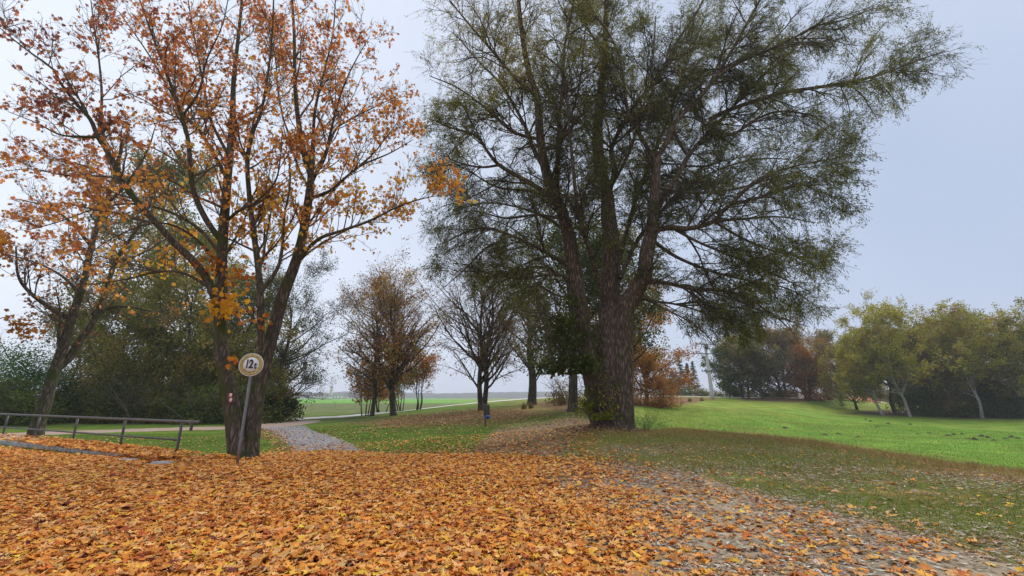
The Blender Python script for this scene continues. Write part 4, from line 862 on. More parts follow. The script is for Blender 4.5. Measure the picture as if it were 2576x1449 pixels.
ax = np.stack([np.cos(th), np.sin(th), rs.normal(0, .12, n_)], -1)
near = np.hypot(x, y) < 8.5
colr = palette(rs, n_, LEAFPAL, .16)
acc = Acc()
leaves(MAPLE, pos[near], ax[near], nrm[near], rs.uniform(.045, .105, near.sum()), colr[near], rs, .30, acc, rs.uniform(.7, 1.1, near.sum()))
leaves(MAPLE_LOW, pos[~near], ax[~near], nrm[~near], rs.uniform(.06, .11, (~near).sum()), colr[~near], rs, .25, acc, rs.uniform(.7, 1.1, (~near).sum()))
o = acc.build('fallen_leaves', M_LITTER); tag(o, 'thick carpet of orange maple leaves across the foreground', 'fallen leaves', kind='stuff')
print('carpet', n_)
# thin grey willow leaves and chips on the sand
x, y, z, u, v = scatter(260000, 3.3, 19)
N1 = n2(x, y, .7, 4, 4.)
m = inpoly(u, v+(N1-.5)*20, [(1180, 1165), (1500, 1140), (1600, 1085), (1750, 1085), (2000, 1110), (2300, 1160), (2600, 1210), (3000, 1260), (3000, 2600), (1000, 2600)], 30)*(.35+.65*inpoly(u, v+(N1-.5)*20, [(1180, 1165), (1500, 1150), (1750, 1175), (2000, 1220), (2300, 1290), (2600, 1370), (3000, 1450), (3000, 2600), (1000, 2600)], 60))
k = (rs.rand(len(x)) < m*smooth(1100, 1800, u)*(.3+1.1*smooth(.35, .6, N1))) & (v < 1560)
x, y, z = x[k], y[k], z[k]; n_ = len(x)
pos = np.stack([x, y, z+.006+rs.rand(n_)*.018], -1); th = rs.uniform(0, 6.28, n_)
o = leaves(SLIM, pos, np.stack([np.cos(th), np.sin(th), rs.normal(0, .1, n_)], -1), np.stack([rs.normal(0, .25, n_), rs.normal(0, .25, n_), np.ones(n_)], -1), rs.uniform(.05, .10, n_),
       palette(rs, n_, [(.46, .40, .31, 3), (.34, .25, .18, 3), (.18, .11, .07, 2), (.60, .55, .47, 1.6), (.42, .25, .13, 2)], .2), rs, .1, None, rs.uniform(.9, 1.6, n_)).build('willow_litter', M_LITTER)
tag(o, 'slim grey-brown willow leaves littering the sandy path on the right', 'leaf litter', kind='stuff'); print('slim', n_)
# scattered leaves on lawns
x, y, z, u, v = scatter(230000, 12, 52)
m = inpoly(u, v, [(700, 1140), (760, 1080), (1000, 1050), (1200, 1030), (1330, 1030), (1480, 1030), (1480, 1080), (1600, 1080), (1400, 1150), (1060, 1150)], 6)
m = np.maximum(m*.16, inpoly(u, v, [(900, 1085), (1000, 1048), (1200, 1030), (1330, 1030), (1330, 1060)], 8)*.45)
m = np.maximum(m, inpoly(u, v, [(640, 1075), (700, 1085), (760, 1142), (730, 1150), (640, 1090)], 6)*1.0)
m = np.maximum(m, inpoly(u, v, LITTER_W, 10)*.28); m = np.maximum(m, .12*inpoly(u, v, [(100, 1100), (560, 1100), (700, 1120), (700, 1165), (450, 1165), (100, 1140)], 4))
m = np.maximum(m, inpoly(u, v, [(690, 1082), (740, 1082), (870, 1140), (740, 1140)], 3)*.22)
k = rs.rand(len(x)) < m*.8; x, y, z, u, v = x[k], y[k], z[k], u[k], v[k]; n_ = len(x)
th = rs.uniform(0, 6.28, n_); pos = np.stack([x, y, z+.05], -1)
o = leaves(OVAL, pos, np.stack([np.cos(th), np.sin(th), 0*x], -1), np.stack([rs.normal(0, .35, n_), rs.normal(0, .35, n_), np.ones(n_)], -1), rs.uniform(.07, .13, n_),
       palette(rs, n_, [(.50, .42, .12, 1.6), (.44, .22, .08, 3), (.28, .13, .07, 3), (.55, .28, .11, 1), (.12, .06, .04, 2)], .2), rs, .1).build('lawn_leaves', M_LITTER)
tag(o, 'brown and yellow leaves strewn over the lawn and under the trees', 'fallen leaves', kind='stuff')
# leaves heaped round the feet of the big trees
acc = Acc()
for bx, by, R_, n_, pal in ((mb_[0], mb_[1]-.1, 1.1, 1500, LEAFPAL), (wb[0]-.1, wb[1]-.2, 2.3, 3000, [(.34, .22, .12, 3), (.24, .14, .08, 3), (.44, .24, .09, 1), (.14, .09, .06, 2)])):
    rr_ = R_*(.35+.75*rs.rand(n_)**.8); aa = rs.uniform(0, 6.28, n_); x = bx+rr_*np.cos(aa); y = by+rr_*np.sin(aa)*.9
    z = height(x, y)+.02+.16*np.exp(-((rr_-R_*.45)/(R_*.3))**2)*rs.rand(n_)
    leaves(MAPLE_LOW, np.stack([x, y, z], -1), rs.normal(0, 1, (n_, 3))*[1, 1, .2], np.stack([rs.normal(0, .4, n_), rs.normal(0, .4, n_), np.ones(n_)], -1), rs.uniform(.06, .12, n_), palette(rs, n_, pal, .2), rs, .3, acc)
tag(acc.build('heaped_leaves', M_LITTER), 'dry leaves heaped round the feet of the maple and the willow', 'fallen leaves', kind='stuff')
# grass
def blades(x, y, z, h, pal, wd, spread_, lean_=.5, field=None):
    n = len(x); pos = np.stack([x, y, z-.01], -1); up = np.stack([rs.normal(0, lean_, n), rs.normal(0, lean_, n), np.ones(n)], -1); up = norm(up)*h[:, None]
    sd = norm(rs.normal(0, 1, (n, 3))*[1, 1, .1])*wd
    V = np.stack([pos-sd, pos+sd, pos+up], 1).reshape(-1, 3); f = np.arange(3*n).reshape(-1, 3)
    c = np.repeat(palette(rs, n, pal, .22, field), 3, axis=0); return V, [f], c
GP = [(.36, .25, .10, 2), (.30, .25, .07, 2.5), (.20, .25, .045, 2.5), (.17, .30, .04, 1.5), (.46, .38, .17, 1.5)]
acc = Acc()
x, y, z, u, v = scatter(420000, 6.5, 23)
N1 = n2(x, y, .45, 4, 2.)
m = (1-inpoly(u, v+(N1-.5)*24, E_LEAF, 14))*smooth(1380, 1480, u)*(1-inpoly(u, v, LITTER_W, 10))*(.35+1.2*smooth(.35, .6, N1))
k = (rs.rand(len(x)) < m) & (z > -.9); x, y, z, u, v, N1 = x[k], y[k], z[k], u[k], v[k], N1[k]; n_ = len(x)
fd = np.clip(N1*1.6-.3+.0*x, 0, 1); edge = smooth(30, 4, v-np.interp(u, [1600, 1900, 2300, 2576], [1078, 1090, 1150, 1195]))
acc.add(*blades(x, y, z, rs.uniform(.04, .12, n_)*(1+1.6*edge*rs.rand(n_)**2), GP, .006, .0, .7, np.clip(fd*(1-edge*.8), 0, 1)))
print('grass1', n_)
x, y, z, u, v = scatter(260000, 11, 40, 50)
N1 = n2(x, y, .45, 4, 2.)
m = (1-inpoly(u, v, E_LEAF, 6))*smooth(1500, 1400, u)*(1-inpoly(u, v, LITTER_W, 10))*(.4+smooth(.35, .6, N1))
m = m*(1-inpoly(u, v, [(640, 1075), (700, 1060), (760, 1080), (900, 1142), (900, 1160), (730, 1160)], 2))*((u > 690) | (y < 29))*(y < 34)
k = rs.rand(len(x)) < m*.9; x, y, z, N1 = x[k], y[k], z[k], N1[k]; n_ = len(x)
acc.add(*blades(x, y, z, rs.uniform(.05, .10, n_), [(.13, .15, .03, 2), (.10, .20, .025, 3), (.13, .26, .03, 2.5), (.24, .26, .06, 1)], .009, 0, .6, np.clip(N1*1.4-.2, 0, 1)))
print('grass2', n_)
x, y, z, u, v = scatter(260000, 20, 75, 55)
k = (u > 1620) & (rs.rand(len(x)) < .8); x, y, z = x[k], y[k], z[k]; n_ = len(x); N1 = n2(x, y, .3, 3, 2.)
acc.add(*blades(x, y, z, rs.uniform(.06, .13, n_), [(.13, .27, .025, 3), (.18, .34, .035, 3), (.24, .36, .05, 1.5), (.30, .30, .07, 1)], .02, 0, .6, np.clip(N1*.9+smooth(50, 66, y)*.5-.1, 0, 1)))
o = acc.build('grass', M_GRASS); tag(o, 'short autumn grass on the bank, the lawn and the meadow', 'grass', kind='stuff')
# dry grass tufts on embankment, each tuft countable
TG = 'dry grass tufts'
for i, (u, Y, lb) in enumerate(((1318, 46, 'straw-coloured grass tuft on the slope left of the gnarled tree, lower one'), (1336, 47, 'straw-coloured grass tuft on the slope below the gnarled tree'),
      (2195, 14.2, 'reddish dry grass tuft on the rim of the bank above the meadow'), (2420, 10.9, 'dry grass tuft on the bank rim near the right edge'), (1740, 78, 'pale dry grass tuft on the embankment before the spruces'), (1770, 80, 'pale dry grass tuft on the embankment near the power pole'))):
    b = G(u, Y); n_ = 240; s = .09 if Y > 20 else .07
    xx = b[0]+rs.normal(0, s*(1.5 if Y > 70 else 1), n_); yy = b[1]+rs.normal(0, s, n_)
    V, f, c = blades(xx, yy, height(xx, yy), rs.uniform(.15, .32, n_)*(2.6 if Y > 20 else .8), [(.32, .25, .12, 3), (.20, .14, .06, 1)], .008 if Y < 20 else .02, 0, .35)
    tag(mesh_obj('grass_tuft', V, f, M_GRASS, None, c, False, b), lb, 'grass tuft', TG)

# ------------------------------------------------------------------ molehills
M_SOIL = noise_mat('dark_soil', (.02, .015, .01), (.06, .045, .03), 12, 1, .6, .03)
mh = [(2075, 1094), (2110, 1092), (2235, 1066), (2290, 1068), (2160, 1100), (2385, 1096), (2310, 1092), (2400, 1094), (2420, 1092), (2338, 1088), (2438, 1104), (2452, 1106), (2485, 1101), (2530, 1104), (2545, 1100), (2562, 1103), (2500, 1108), (2470, 1098), (2206, 1074), (2178, 1055), (1975, 1077), (2190, 1060)]
ORD = ['first', 'second', 'third', 'fourth', 'fifth', 'sixth', 'seventh', 'eighth', 'ninth', 'tenth', 'eleventh', 'twelfth', 'thirteenth', 'fourteenth', 'fifteenth', 'sixteenth', 'seventeenth', 'eighteenth', 'nineteenth', 'twentieth', 'twenty-first', 'twenty-second']
rs = np.random.RandomState(77)
for i, (u, v) in enumerate(sorted(mh)):
    b = hit(u, v, 21)
    K, S = 7, 14; w_ = rs.uniform(.22, .42); hgt = rs.uniform(.10, .2)
    rg = np.linspace(0, 1, K); a = np.arange(S)*2*math.pi/S
    X = b[0]+np.outer(rg, np.cos(a))*w_*(1+.2*rs.normal(0, 1, S)); Yy = b[1]+np.outer(rg, np.sin(a))*w_*(1+.2*rs.normal(0, 1, S))
    Z = height(X, Yy)+(np.cos(rg*math.pi)*.5+.5)[:, None]*hgt*(1+.15*rs.normal(0, 1, (K, S)))-.02
    Z[0] = Z[0].mean()
    idx = np.arange(K*S).reshape(K, S); nx = np.roll(idx, -1, 1); q = np.stack([idx[:-1], idx[1:], nx[1:], nx[:-1]], -1).reshape(-1, 4)
    tag(mesh_obj('molehill', np.stack([X, Yy, Z], -1).reshape(-1, 3), [q], M_SOIL, None, None, True, b), 'dark earth molehill on the bright green meadow, %s from the left' % ORD[i], 'molehill', 'molehills scattered on the meadow')

# ------------------------------------------------------------------ round sign
M_STEEL = noise_mat('galvanised_steel', (.16, .17, .19), (.27, .28, .31), 14, .5, .1, .002, .6)
M_GREY = noise_mat('painted_grey_metal', (.07, .068, .07), (.14, .13, .14), 10, .5, .1, .002, .3)
M_WHITE = noise_mat('weathered_white', (.68, .68, .66), (.82, .82, .80), 5, .5, 0)
M_BLACK = noise_mat('black_film', (.012, .012, .014), (.03, .03, .03), 8, .5, 0)
M_OCHRE = noise_mat('faded_ochre_film', (.30, .22, .05), (.58, .46, .17), 16, .6, .1, .002, spread=.12)
M_DIRT = noise_mat('grime', (.05, .04, .025), (.10, .08, .05), 20, .9, 0)
base = P(597, 1163, 10.55); base[2] = hz(base[0], base[1])-.05
top = P(628, 945, 10.55); cen = P(632, 917, 10.5)
sg = thing('road_sign', base, 'round weight limit sign reading 12t with a faded ochre ring on a grey pole', 'sign')
pl = Acc(); pp = np.array([base, cen+np.array([0, .05, .24])]); pl.add(*tubes(resample(pp, 6)[None], np.full((1, 6), .033), 16, True)); pl.build('pole', M_STEEL, sg, base, True)
yaw = math.atan2(-cen[0], cen[1])*.35      # the plate is turned a little towards the path
def disc(r0, r1, y0, y1, n=64):
    a = np.arange(n)*2*math.pi/n; v = []
    for r_, yy in ((r0, y0), (r1, y0), (r1, y1), (r0, y1)): v.append(np.stack([r_*np.cos(a), np.full(n, yy), r_*np.sin(a)], -1))
    v = np.array(v); idx = np.arange(4*n).reshape(4, n); nx = np.roll(idx, -1, 1); q = []
    for k in range(4): q.append(np.stack([idx[k], nx[k], nx[(k+1) % 4], idx[(k+1) % 4]], -1))
    return v.reshape(-1, 3), [np.concatenate(q)]
def place(v):
    c, s = math.cos(yaw), math.sin(yaw); tl = math.radians(-2)
    v = np.asarray(v, float)*[.9, 1, .9]; x = v[:, 0]*math.cos(tl)-v[:, 2]*math.sin(tl); zz = v[:, 0]*math.sin(tl)+v[:, 2]*math.cos(tl)
    return np.stack([x*c-v[:, 1]*s, x*s+v[:, 1]*c, zz], -1)+cen
RO = .305
for nm, r0, r1, y0, y1, m_ in (('plate', .0005, RO, .0, .012, M_STEEL), ('edge', .285, RO-.002, -.004, .001, M_WHITE), ('ring', .200, .285, -.005, .001, M_OCHRE), ('face', .0005, .200, -.004, .0015, M_WHITE)):
    V, f = disc(r0, r1, y0, y1); o = mesh_obj(nm, place(V), f, m_, sg, None, False, base)
cu = bpy.data.curves.new('weight_limit_text', 'FONT')
def text_mesh(body, size, sx, ox, oz, bold):
    cu = bpy.data.curves.new('txt', 'FONT'); cu.body = body; cu.size = size; cu.extrude = .002; cu.offset = bold; cu.align_x = 'CENTER'; cu.align_y = 'CENTER'; cu.resolution_u = 6
    o = bpy.data.objects.new('txt', cu); C.objects.link(o); dg = bpy.context.evaluated_depsgraph_get(); dg.update()
    me = bpy.data.meshes.new_from_object(o.evaluated_get(dg)); bpy.data.objects.remove(o)
    v = np.array([tuple(q.co) for q in me.vertices]); fs = [tuple(p.vertices) for p in me.polygons]
    by = {}
    for f_ in fs: by.setdefault(len(f_), []).append(f_)
    return np.stack([v[:, 0]*sx+ox, -v[:, 2]-.0075, v[:, 1]+oz], -1), [np.array(q) for q in by.values()]
acc = Acc()
for body, size, sx, ox, oz, bd in (('1', .31, .62, -.098, .008, .013), ('2', .31, .72, -.002, .008, .013), ('t', .25, .78, .108, -.018, .010)):
    V, f = text_mesh(body, size, sx, ox, oz, bd); acc.add(place(V), f)
acc.build('lettering', M_BLACK, sg, base)
rs = np.random.RandomState(3); n_ = 40; a = np.linspace(-math.pi*.78, -math.pi*.22, n_)
ri = .198-.014*rs.rand(n_); ro = ri+.006+.03*rs.rand(n_)**2
V = np.concatenate([np.stack([q*np.cos(a), np.full(n_, -.0062), q*np.sin(a)], -1) for q in (ri, ro)]); i_ = np.arange(n_-1)
mesh_obj('grime', place(V), [np.stack([i_, i_+1, i_+1+n_, i_+n_], -1)], M_DIRT, sg, None, False, base)
# bolts/clamp behind
V, f = box(cen[0], cen[1]+.04, cen[2]+.1, .10, .05, .03, yaw, .004); mesh_obj('clamp', V, f, M_STEEL, sg, None, False, base)
V, f = box(cen[0], cen[1]+.04, cen[2]-.1, .10, .05, .03, yaw, .004); mesh_obj('clamp', V, f, M_STEEL, sg, None, False, base)

# trail marker on the trunk
M_RED = noise_mat('red_paint', (.38, .03, .03), (.50, .05, .05), 9, .5, 0)
tm0 = P(580, 1000, 11.86); tmk = thing('trail_marker', tm0, 'small red and white trail marker plates on the left maple trunk', 'trail marker')
for dv in (-6, 6):
    c_ = P(580, 1000+dv, 11.86)
    V, f = box(c_[0], c_[1], c_[2], .125, .02, .11, -.35, .006); pl_ = mesh_obj('plate', V, f, M_RED, tmk, None, False, tm0)
    V, f = box(c_[0]+.012, c_[1]-.012, c_[2]+.006, .085, .008, .085, -.35, .003); mesh_obj('white_panel', V, f, M_WHITE, pl_, None, False, tm0)
    for q in (-.012, .012):
        V, f = box(c_[0]+.016, c_[1]-.019, c_[2]+q, .03, .002, .008, -.35); mesh_obj('mark', V, f, M_RED, pl_, None, False, tm0)

# ------------------------------------------------------------------ railing and its concrete ledge
M_CONC = noise_mat('old_concrete', (.22, .21, .20), (.44, .43, .41), 6, .9, .4, .02)
pA = np.array(P(443, 1145, 12.35)); pB = np.array(P(5, 1115, 17.4))
dirr = norm((pB-pA)[:2]); L = np.linalg.norm((pB-pA)[:2])
rl_base = np.array([pA[0], pA[1], 0.]); rail = thing('railing', rl_base, 'grey tubular metal railing with a bent end at the left', 'railing')
zt = .84
def rp(s, z): # point s metres from the right hand post
    return np.array([pA[0]+dirr[0]*s, pA[1]+dirr[1]*s, z])
us = [443, 300, 180, 85, 5]; ss = []
for uu in us:
    # solve position on the rail line with image column uu
    S_ = np.linspace(-2, 14, 3000); X = pA[0]+dirr[0]*S_; Yq = pA[1]+dirr[1]*S_; Uq, _ = project(X, Yq, 0*X); ss.append(S_[np.argmin(abs(Uq-uu))])
gap = ss[-1]-ss[-2]; ss += [ss[-1]+gap, ss[-1]+2*gap, ss[-1]+3*gap]
print('posts', ss, L)
for s in ss:
    b = rp(s, -.12); e = rp(s, zt); V, f = tubes(resample([b, e], 4)[None], np.full((1, 4), .034), 14, True); mesh_obj('post', V, f, M_GREY, rail, None, True, rl_base)
tr_ = [rp(ss[-1]+.4, zt+.02), rp(ss[-1]*.5, zt+.02), rp(0, zt+.02), rp(-.28, zt+.02), rp(-.42, zt-.01), rp(-.47, zt-.09), rp(-.47, zt-.20)]
V, f = tubes(resample(tr_, 60)[None], np.full((1, 60), .038), 14, True); mesh_obj('handrail', V, f, M_GREY, rail, None, True, rl_base)
V, f = tubes(resample([rp(ss[-1]+.4, .38), rp(0, .38)], 8)[None], np.full((1, 8), .028), 12, True); mesh_obj('middle_rail', V, f, M_GREY, rail, None, True, rl_base)
# ledge: slabs along the railing foot
nrm_ = np.array([dirr[1], -dirr[0]]); nrm_ = nrm_ if nrm_[1] < 0 else -nrm_
ang_ = math.atan2(dirr[1], dirr[0])
LB = 'concrete slabs of the ledge under the railing'
rs = np.random.RandomState(9)
lbls = ['concrete ledge slab buried in leaves at the right end of the railing', 'concrete ledge slab half covered with leaves below the second railing post', 'weathered concrete ledge slab between the middle railing posts', 'bare grey concrete ledge slab near the left picture edge', 'concrete ledge slab cut off by the left picture edge', 'concrete ledge slab outside the left picture edge']
for i, s in enumerate(np.arange(1.2, 15, 2.4)[:6]):
    c_ = rp(s+.9, 0)[:2]+nrm_*.45
    V, f = box(c_[0], c_[1], -.09+.014*i, 2.37, .9, .30, ang_, .02)
    tag(mesh_obj('concrete_slab', V, f, M_CONC, None, None, False, (c_[0], c_[1], 0)), lbls[i], 'concrete slab', LB)
rs = np.random.RandomState(19); n_ = 3600; s_ = rs.uniform(-1, 13, n_)**1.0; q_ = rs.uniform(-.1, 1.0, n_); kk = rs.rand(n_) < np.where(s_ < 5.5, 1.0, .9*np.exp(-(s_-5.5)/1.6)+.05); s_ = s_[kk]; q_ = q_[kk]; n_ = len(s_)
pos = np.stack([pA[0]+dirr[0]*s_+nrm_[0]*q_, pA[1]+dirr[1]*s_+nrm_[1]*q_, .085+.006*s_+.05*rs.rand(n_)], -1); th = rs.uniform(0, 6.28, n_)
tag(leaves(MAPLE_LOW, pos, np.stack([np.cos(th), np.sin(th), 0*th], -1), np.stack([rs.normal(0, .3, n_), rs.normal(0, .3, n_), np.ones(n_)], -1), rs.uniform(.07, .12, n_), palette(rs, n_, LEAFPAL, .16), rs, .3).build('ledge_leaves', M_LITTER),
    'orange leaves drifted over the concrete ledge under the railing', 'fallen leaves', kind='stuff')
c_ = hit(405, 1172, 8); V, f = box(c_[0], c_[1], c_[2]+.03, .42, .22, .14, .1, .03)
tag(mesh_obj('stone_block', V, f, M_CONC, None, None, False, c_), 'small pale concrete block poking out of the leaves below the railing end', 'block')
c_ = hit(322, 1160, 8); V, f = box(c_[0], c_[1], c_[2]+.0, .6, .3, .12, ang_, .03)
tag(mesh_obj('stone_block', V, f, M_CONC, None, None, False, c_), 'flat grey concrete block in the leaves under the railing', 'block')

# ------------------------------------------------------------------ post with blue bag
M_BLUE = noise_mat('blue_plastic', (.008, .05, .24), (.02, .11, .40), 6, .35, .3, .02)
M_WOOD = noise_mat('weathered_wood', (.05, .045, .04), (.12, .10, .085), 12, .9, .3, .01)
b = G(1222, 26.5); t = thing('bag_post', b, 'leaning dark post with a bright blue bag below the two-trunked tree', 'post')
V, f = tubes(resample([b-[0, 0, .1], b+[-.06, 0, .6], b+[-.16, 0, 1.32]], 8)[None], np.full((1, 8), .045), 10, True); mesh_obj('post', V, f, M_WOOD, t, None, True, b)
V, f = box(b[0]+.06, b[1]-.03, b[2]+.95, .34, .12, .62, .05, .03); mesh_obj('backboard', V, f, M_WOOD, t, None, False, b)
K, S = 12, 18; a = np.arange(S)*2*math.pi/S; ph = np.linspace(.02, math.pi-.02, K); rs = np.random.RandomState(4)
rad_ = np.sin(ph)[:, None]*(1+.10*np.sin(3*a)[None]+.05*rs.normal(0, 1, (K, S)))
V = np.stack([b[0]+.10+.15*rad_*np.cos(a), b[1]-.16+.11*rad_*np.sin(a), b[2]+.55-.13*np.cos(ph)[:, None]+0*a], -1).reshape(-1, 3)
idx = np.arange(K*S).reshape(K, S); nx = np.roll(idx, -1, 1); q = np.stack([idx[:-1], nx[:-1], nx[1:], idx[1:]], -1).reshape(-1, 4)
bag = thing('blue_bag', b+[.1, -.18, .52], 'crumpled bright blue plastic bag hanging on the dark post', 'bag'); mesh_obj('sack', V, [q], M_BLUE, bag, None, True, b+[.1, -.18, .52])
V, f = tubes(resample([b+[.1, -.18, .68], b+[.07, -.12, .78], b+[.03, -.05, .80]], 6)[None], np.full((1, 6), .02), 6, True); mesh_obj('knot', V, f, M_BLUE, bag, None, True, b+[.1, -.18, .52])
del_cu = [c for c in bpy.data.curves if c.users == 0]
for c in del_cu: bpy.data.curves.remove(c)

# ------------------------------------------------------------------ power pole with wires
M_POLE = noise_mat('pale_concrete_pole', (.42, .42, .43), (.58, .58, .60), 5, .8, .1)
M_INS = noise_mat('dark_fittings', (.05, .05, .055), (.10, .10, .11), 5, .5, 0)
pb = G(1791, 86, 985); ptp = P(1773, 862, 86)
pp_ = thing('power_pole', pb, 'pale leaning power pole with double crossarms on the embankment', 'power pole')
V, f = tubes(resample([pb-[0, 0, .3], ptp], 8)[None], np.linspace(.42, .22, 8)[None], 12, True); mesh_obj('pole', V, f, M_POLE, pp_, None, True, pb)
arms = []
for dz, hw in ((-.3, 2.2), (-2.2, 3.0), (-5.6, 1.6)):
    c_ = ptp+(pb-ptp)*(-dz/np.linalg.norm(pb-ptp)); c_[2] = ptp[2]+dz; V, f = box(c_[0], c_[1]-.3, c_[2], hw*2, .16, .16, .1, .02); ar = mesh_obj('crossarm', V, f, M_INS, pp_, None, False, pb)
    for q in (-.95, -.5, .5, .95):
        x0 = c_[0]+q*hw*.98; V, f = tubes(np.array([[x0, c_[1]-.3+q*hw*.1, c_[2]+.08], [x0, c_[1]-.3+q*hw*.1, c_[2]+.25], [x0, c_[1]-.3+q*hw*.1, c_[2]+.42]])[None], np.array([[.05, .10, .06]]), 8, True); mesh_obj('insulator', V, f, M_INS, ar, None, True, pb)
        if dz > -3: arms.append(np.array([x0, c_[1]-.3+q*hw*.1, c_[2]+.42]))
V, f = box(ptp[0], ptp[1]-.55, ptp[2]-.9, .6, .5, .9, 0, .05); mesh_obj('switch_box', V, f, M_INS, pp_, None, False, pb)
for i, a0 in enumerate(arms):
    e = P(1560, 975, 330)+np.array([i*.9, 0, 2+(i % 3)*1.0]); mid = (a0+e)/2-[0, 0, 3.5]
    V, f = tubes(resample([a0, mid, e], 30)[None], np.full((1, 30), .022), 5); w_ = mesh_obj('power_line', V, f, M_INS, None, None, False, a0)
    tag(w_, 'thin wire from the leaning pole, %s insulator of its %s crossarm' % (ORD[i % 4], 'top' if i < 4 else 'middle'), 'wire', 'wires of the power pole')

# culvert wall and orange mound by the track
b = G(2135, 112); V, f = box(b[0], b[1], b[2]+.3, 6.5, .5, 1.3, .1, .05)
cw = thing('low_wall', b, 'low grey concrete wall by the track left of the grove', 'wall'); mesh_obj('wall', V, f, M_CONC, cw, None, False, b)
V, f = box(b[0]-.9, b[1]-.4, b[2]+.15, 1.1, .4, .8, .1, .05); mesh_obj('opening', V, f, M_BLACK, cw, None, False, b)
M_CLAY = noise_mat('orange_leafy_soil', (.32, .14, .05), (.48, .23, .08), 3, .95, .4, .05)
b = G(2178, 108); K, S = 9, 24; rg = np.linspace(0, 1, K); a = np.arange(S)*2*math.pi/S; rs = np.random.RandomState(8)
X = b[0]+np.outer(rg, np.cos(a))*5.6; Yy = b[1]+np.outer(rg, np.sin(a))*3; Z = height(X, Yy)+(np.cos(rg*math.pi)*.5+.5)[:, None]*1.1*(1+.08*rs.normal(0, 1, (K, S)))-.03; Z[0] = Z[0].mean()
idx = np.arange(K*S).reshape(K, S); nx = np.roll(idx, -1, 1); q = np.stack([idx[:-1], idx[1:], nx[1:], nx[:-1]], -1).reshape(-1, 4)
tag(mesh_obj('soil_mound', np.stack([X, Yy, Z], -1).reshape(-1, 3), [q], M_CLAY, None, None, True, b), 'low orange mound beyond the meadow left of the birches', 'mound')

# ------------------------------------------------------------------ village far away
M_PLASTER = noise_mat('pale_plaster', (.66, .65, .62), (.80, .79, .76), 1, .9, 0)
M_YPLAST = noise_mat('cream_plaster', (.62, .52, .36), (.72, .62, .45), 1, .9, 0)
M_ROOF = noise_mat('dark_roof_tiles', (.10, .06, .05), (.18, .11, .09), 2, .9, .1)
M_PANE = noise_mat('dark_window', (.03, .035, .045), (.06, .07, .08), 2, .2, 0)
VY = 880.
tb = G(832, VY, 1000); ch = thing('church_tower', tb, 'slender cream church tower with a dark onion dome on the horizon', 'church tower')
V, f = box(tb[0], tb[1], tb[2]+8, 5.6, 5, 16, .2, .1); mesh_obj('shaft', V, f, M_YPLAST, ch, None, False, tb)
V, f = box(tb[0], tb[1], tb[2]+18.2, 4.6, 4.4, 4.6, .2, .1); mesh_obj('belfry', V, f, M_YPLAST, ch, None, False, tb)
V, f = box(tb[0], tb[1], tb[2]+16, 6.2, 5.8, .5, .2, .1); mesh_obj('cornice', V, f, M_PLASTER, ch, None, False, tb)
prof = [(2.3, 18.5), (2.7, 19.2), (2.6, 20.2), (1.7, 21.2), (1.0, 21.9), (1.2, 22.6), (.7, 23.4), (.2, 24.2), (.1, 25.5)]
V, f = tubes(np.array([[tb[0], tb[1], tb[2]+2+z] for r, z in prof])[None], np.array([[r*1.15 for r, z in prof]]), 16, True); mesh_obj('dome', V, f, M_ROOF, ch, None, True, tb)
for dz in (5, 10, 16.4):
    V, f = box(tb[0]+.3, tb[1]-2.62, tb[2]+dz, 1.2, .3, 2.0, .2); mesh_obj('window', V, f, M_PANE, ch, None, False, tb)
def house(u, Y, W, H, rz, m, lb, roofm=M_ROOF, D=9):
    b = G(u, Y, 1000); t = thing('house', b, lb, 'house', 'houses of the distant village', rz)
    V, f = box(0, 0, H/2, W, D, H, 0, 0); mesh_obj('wall', V, f, m, t)
    e = .6; R = H+W*.32
    V = np.array([(-W/2-e, -D/2-e, H-.3), (W/2+e, -D/2-e, H-.3), (0, -D/2-e, R), (-W/2-e, D/2+e, H-.3), (W/2+e, D/2+e, H-.3), (0, D/2+e, R)])
    G_ = np.array([(-W/2, -D/2-.01, H), (W/2, -D/2-.01, H), (0, -D/2-.01, R-.35), (-W/2, D/2+.01, H), (W/2, D/2+.01, H), (0, D/2+.01, R-.35)])
    mesh_obj('gable', G_, [np.array([[0, 1, 2], [4, 3, 5]]), np.array([[0, 3, 4, 1]])], m, t)
    Vt = V.copy(); Vt[:, 2] += .35; VV = np.vstack([V, Vt])
    fq = [[0, 2, 8, 6], [2, 1, 7, 8], [6, 8, 11, 9], [8, 7, 10, 11], [0, 3, 5, 2], [2, 5, 4, 1], [3, 9, 11, 5], [5, 11, 10, 4], [0, 6, 9, 3], [1, 4, 10, 7]]
    rf = mesh_obj('roof', VV, [np.array(fq)], roofm, t)
    V, f = box(W*.2, 0, R-.2, .8, .8, 2.2); mesh_obj('chimney', V, f, M_ROOF, rf)
    for q in (-.28, 0, .28):
        for zf in ((.35, .75) if H > 4 else (.5,)):
            V, f = box(q*W, -D/2-.05, H*zf, W*.11, .12, 1.2); mesh_obj('window', V, f, M_PANE, t)
house(847, 780, 17, 5, .3, M_PLASTER, 'white gabled house right of the church tower on the horizon')
house(822, 790, 13, 4.2, -.5, M_PLASTER, 'small white house just left of the church tower')
house(803, 860, 13, 4, .6, M_YPLAST, 'cream house further left of the church tower')
house(866, 850, 14, 4, -.3, M_YPLAST, 'cream house at the right end of the village')
house(788, 880, 12, 4.5, .1, M_PLASTER, 'pale house at the left end of the village')
fp = None
VL = ['far village tree left of the church tower', 'far village tree right of the church tower']
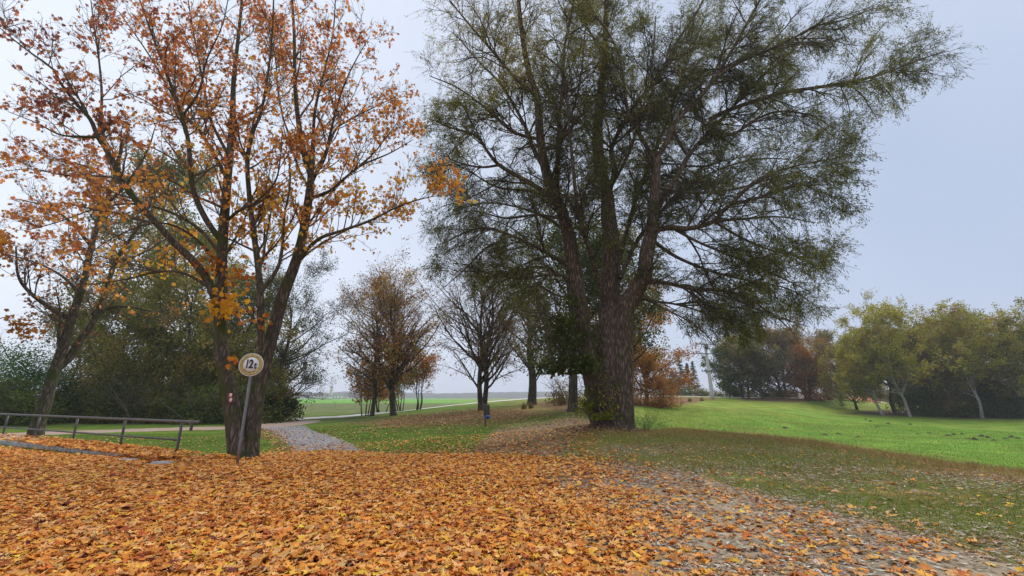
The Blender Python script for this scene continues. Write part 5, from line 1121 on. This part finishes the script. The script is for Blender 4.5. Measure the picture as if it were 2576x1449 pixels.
for i, u in enumerate(list(range(705, 905, 11))):
    yel = i in (4, 5)
    b = G(u, 905+(i*37) % 60, 1000); rs2 = np.random.RandomState(300+i); W_ = rs2.uniform(12, 18); H_ = rs2.uniform(8, 15)*(.55 if 9 < i < 15 else 1)
    t = thing('village_tree', b, ('hazy yellow tree, ' if yel else 'hazy distant tree, ')+ORD[i]+' from the left in the village with the church tower', 'tree', 'trees of the distant village')
    n_ = 2400; d_ = norm(rs2.normal(0, 1, (n_, 3)))*(rs2.rand(n_, 1)**.33)*[W_*.5, 4, H_*.42]; pos = b+d_+[0, 0, H_*.58]; pos[:, 2] += (fbm(pos, .25, 2)-.5)*3
    leaves(QUAD, pos, rs2.normal(0, 1, (n_, 3)), rs2.normal(0, 1, (n_, 3)), np.full(n_, 1.7), palette(rs2, n_, [(.40, .28, .05, 1)] if yel else DKGREEN+BROWNISH[:1], .2), rs2).build('crown', M_FAR, t, b)
    V, f = tubes(resample([b-[0, 0, .5], b+[0, 0, H_*.6]], 4)[None], np.linspace(.4, .2, 4)[None], 6); mesh_obj('trunk', V, f, M_BARK_DARK, t, None, False, b)
# hazy hills
def ridge(pts, Y, D):
    c = np.array([[p[0], p[1]] for p in pts], float); us_ = np.linspace(c[0, 0], c[-1, 0], 160); hs = np.interp(us_, c[:, 0], c[:, 1])
    hs = hs+2.5*(vnoise(np.stack([us_*.12, us_*0, us_*0+Y], -1))-.5)+1.2*(vnoise(np.stack([us_*.5, us_*0, us_*0], -1))-.5)
    xs = np.array([P(q, 1000, Y)[0] for q in us_]); rows = [(-D*.5, -2, 0), (-D*.3, 0, .6), (0, 0, 1), (D*.3, 0, .6), (D*.5, -2, 0)]
    V = np.stack([np.stack([xs, Y+dy+0*xs, -1.2+z0+hs*k_], -1) for dy, z0, k_ in rows]); n = 160; idx = np.arange(5*n).reshape(5, n)
    q = np.stack([idx[:-1, :-1], idx[:-1, 1:], idx[1:, 1:], idx[1:, :-1]], -1).reshape(-1, 4)
    return tag(mesh_obj('hills', V.reshape(-1, 3), [q], M_HILL, None, None, True), kind='structure')
M_HILL = noise_mat('wooded_hill', (.03, .045, .025), (.07, .08, .045), .05, 1, 0)
ridge([(500, 12), (700, 16), (820, 15), (900, 22), (960, 17), (1100, 14), (1300, 18), (1500, 22), (1700, 20), (2000, 16), (2300, 12)], 1250, 200)

# ------------------------------------------------------------------ haze
HX, HY0, HY1, HZ0, HZ1 = 1700, -1700, 1700, -4.5, 62
V = np.array([(-HX, HY0, HZ0), (HX, HY0, HZ0), (HX, HY1, HZ0), (-HX, HY1, HZ0), (-HX, HY0, HZ1), (HX, HY0, HZ1), (HX, HY1, HZ1), (-HX, HY1, HZ1)], float)
f = np.array([[3, 2, 1, 0], [4, 5, 6, 7], [0, 1, 5, 4], [1, 2, 6, 5], [2, 3, 7, 6], [3, 0, 4, 7]])
m = bpy.data.materials.new('haze'); m.use_nodes = True; n = m.node_tree.nodes; n.remove(n['Principled BSDF'])
pv = n.new('ShaderNodeVolumePrincipled'); pv.inputs['Density'].default_value = .00055; pv.inputs['Color'].default_value = (.80, .86, .97, 1); pv.inputs['Anisotropy'].default_value = .2
m.node_tree.links.new(pv.outputs[0], n['Material Output'].inputs['Volume'])
tag(mesh_obj('haze', V, [f], m), kind='stuff', label='pale autumn haze fading the far trees and the village', cat='haze')
print('total verts', sum(len(o.data.vertices) for o in bpy.data.objects if o.type == 'MESH'))
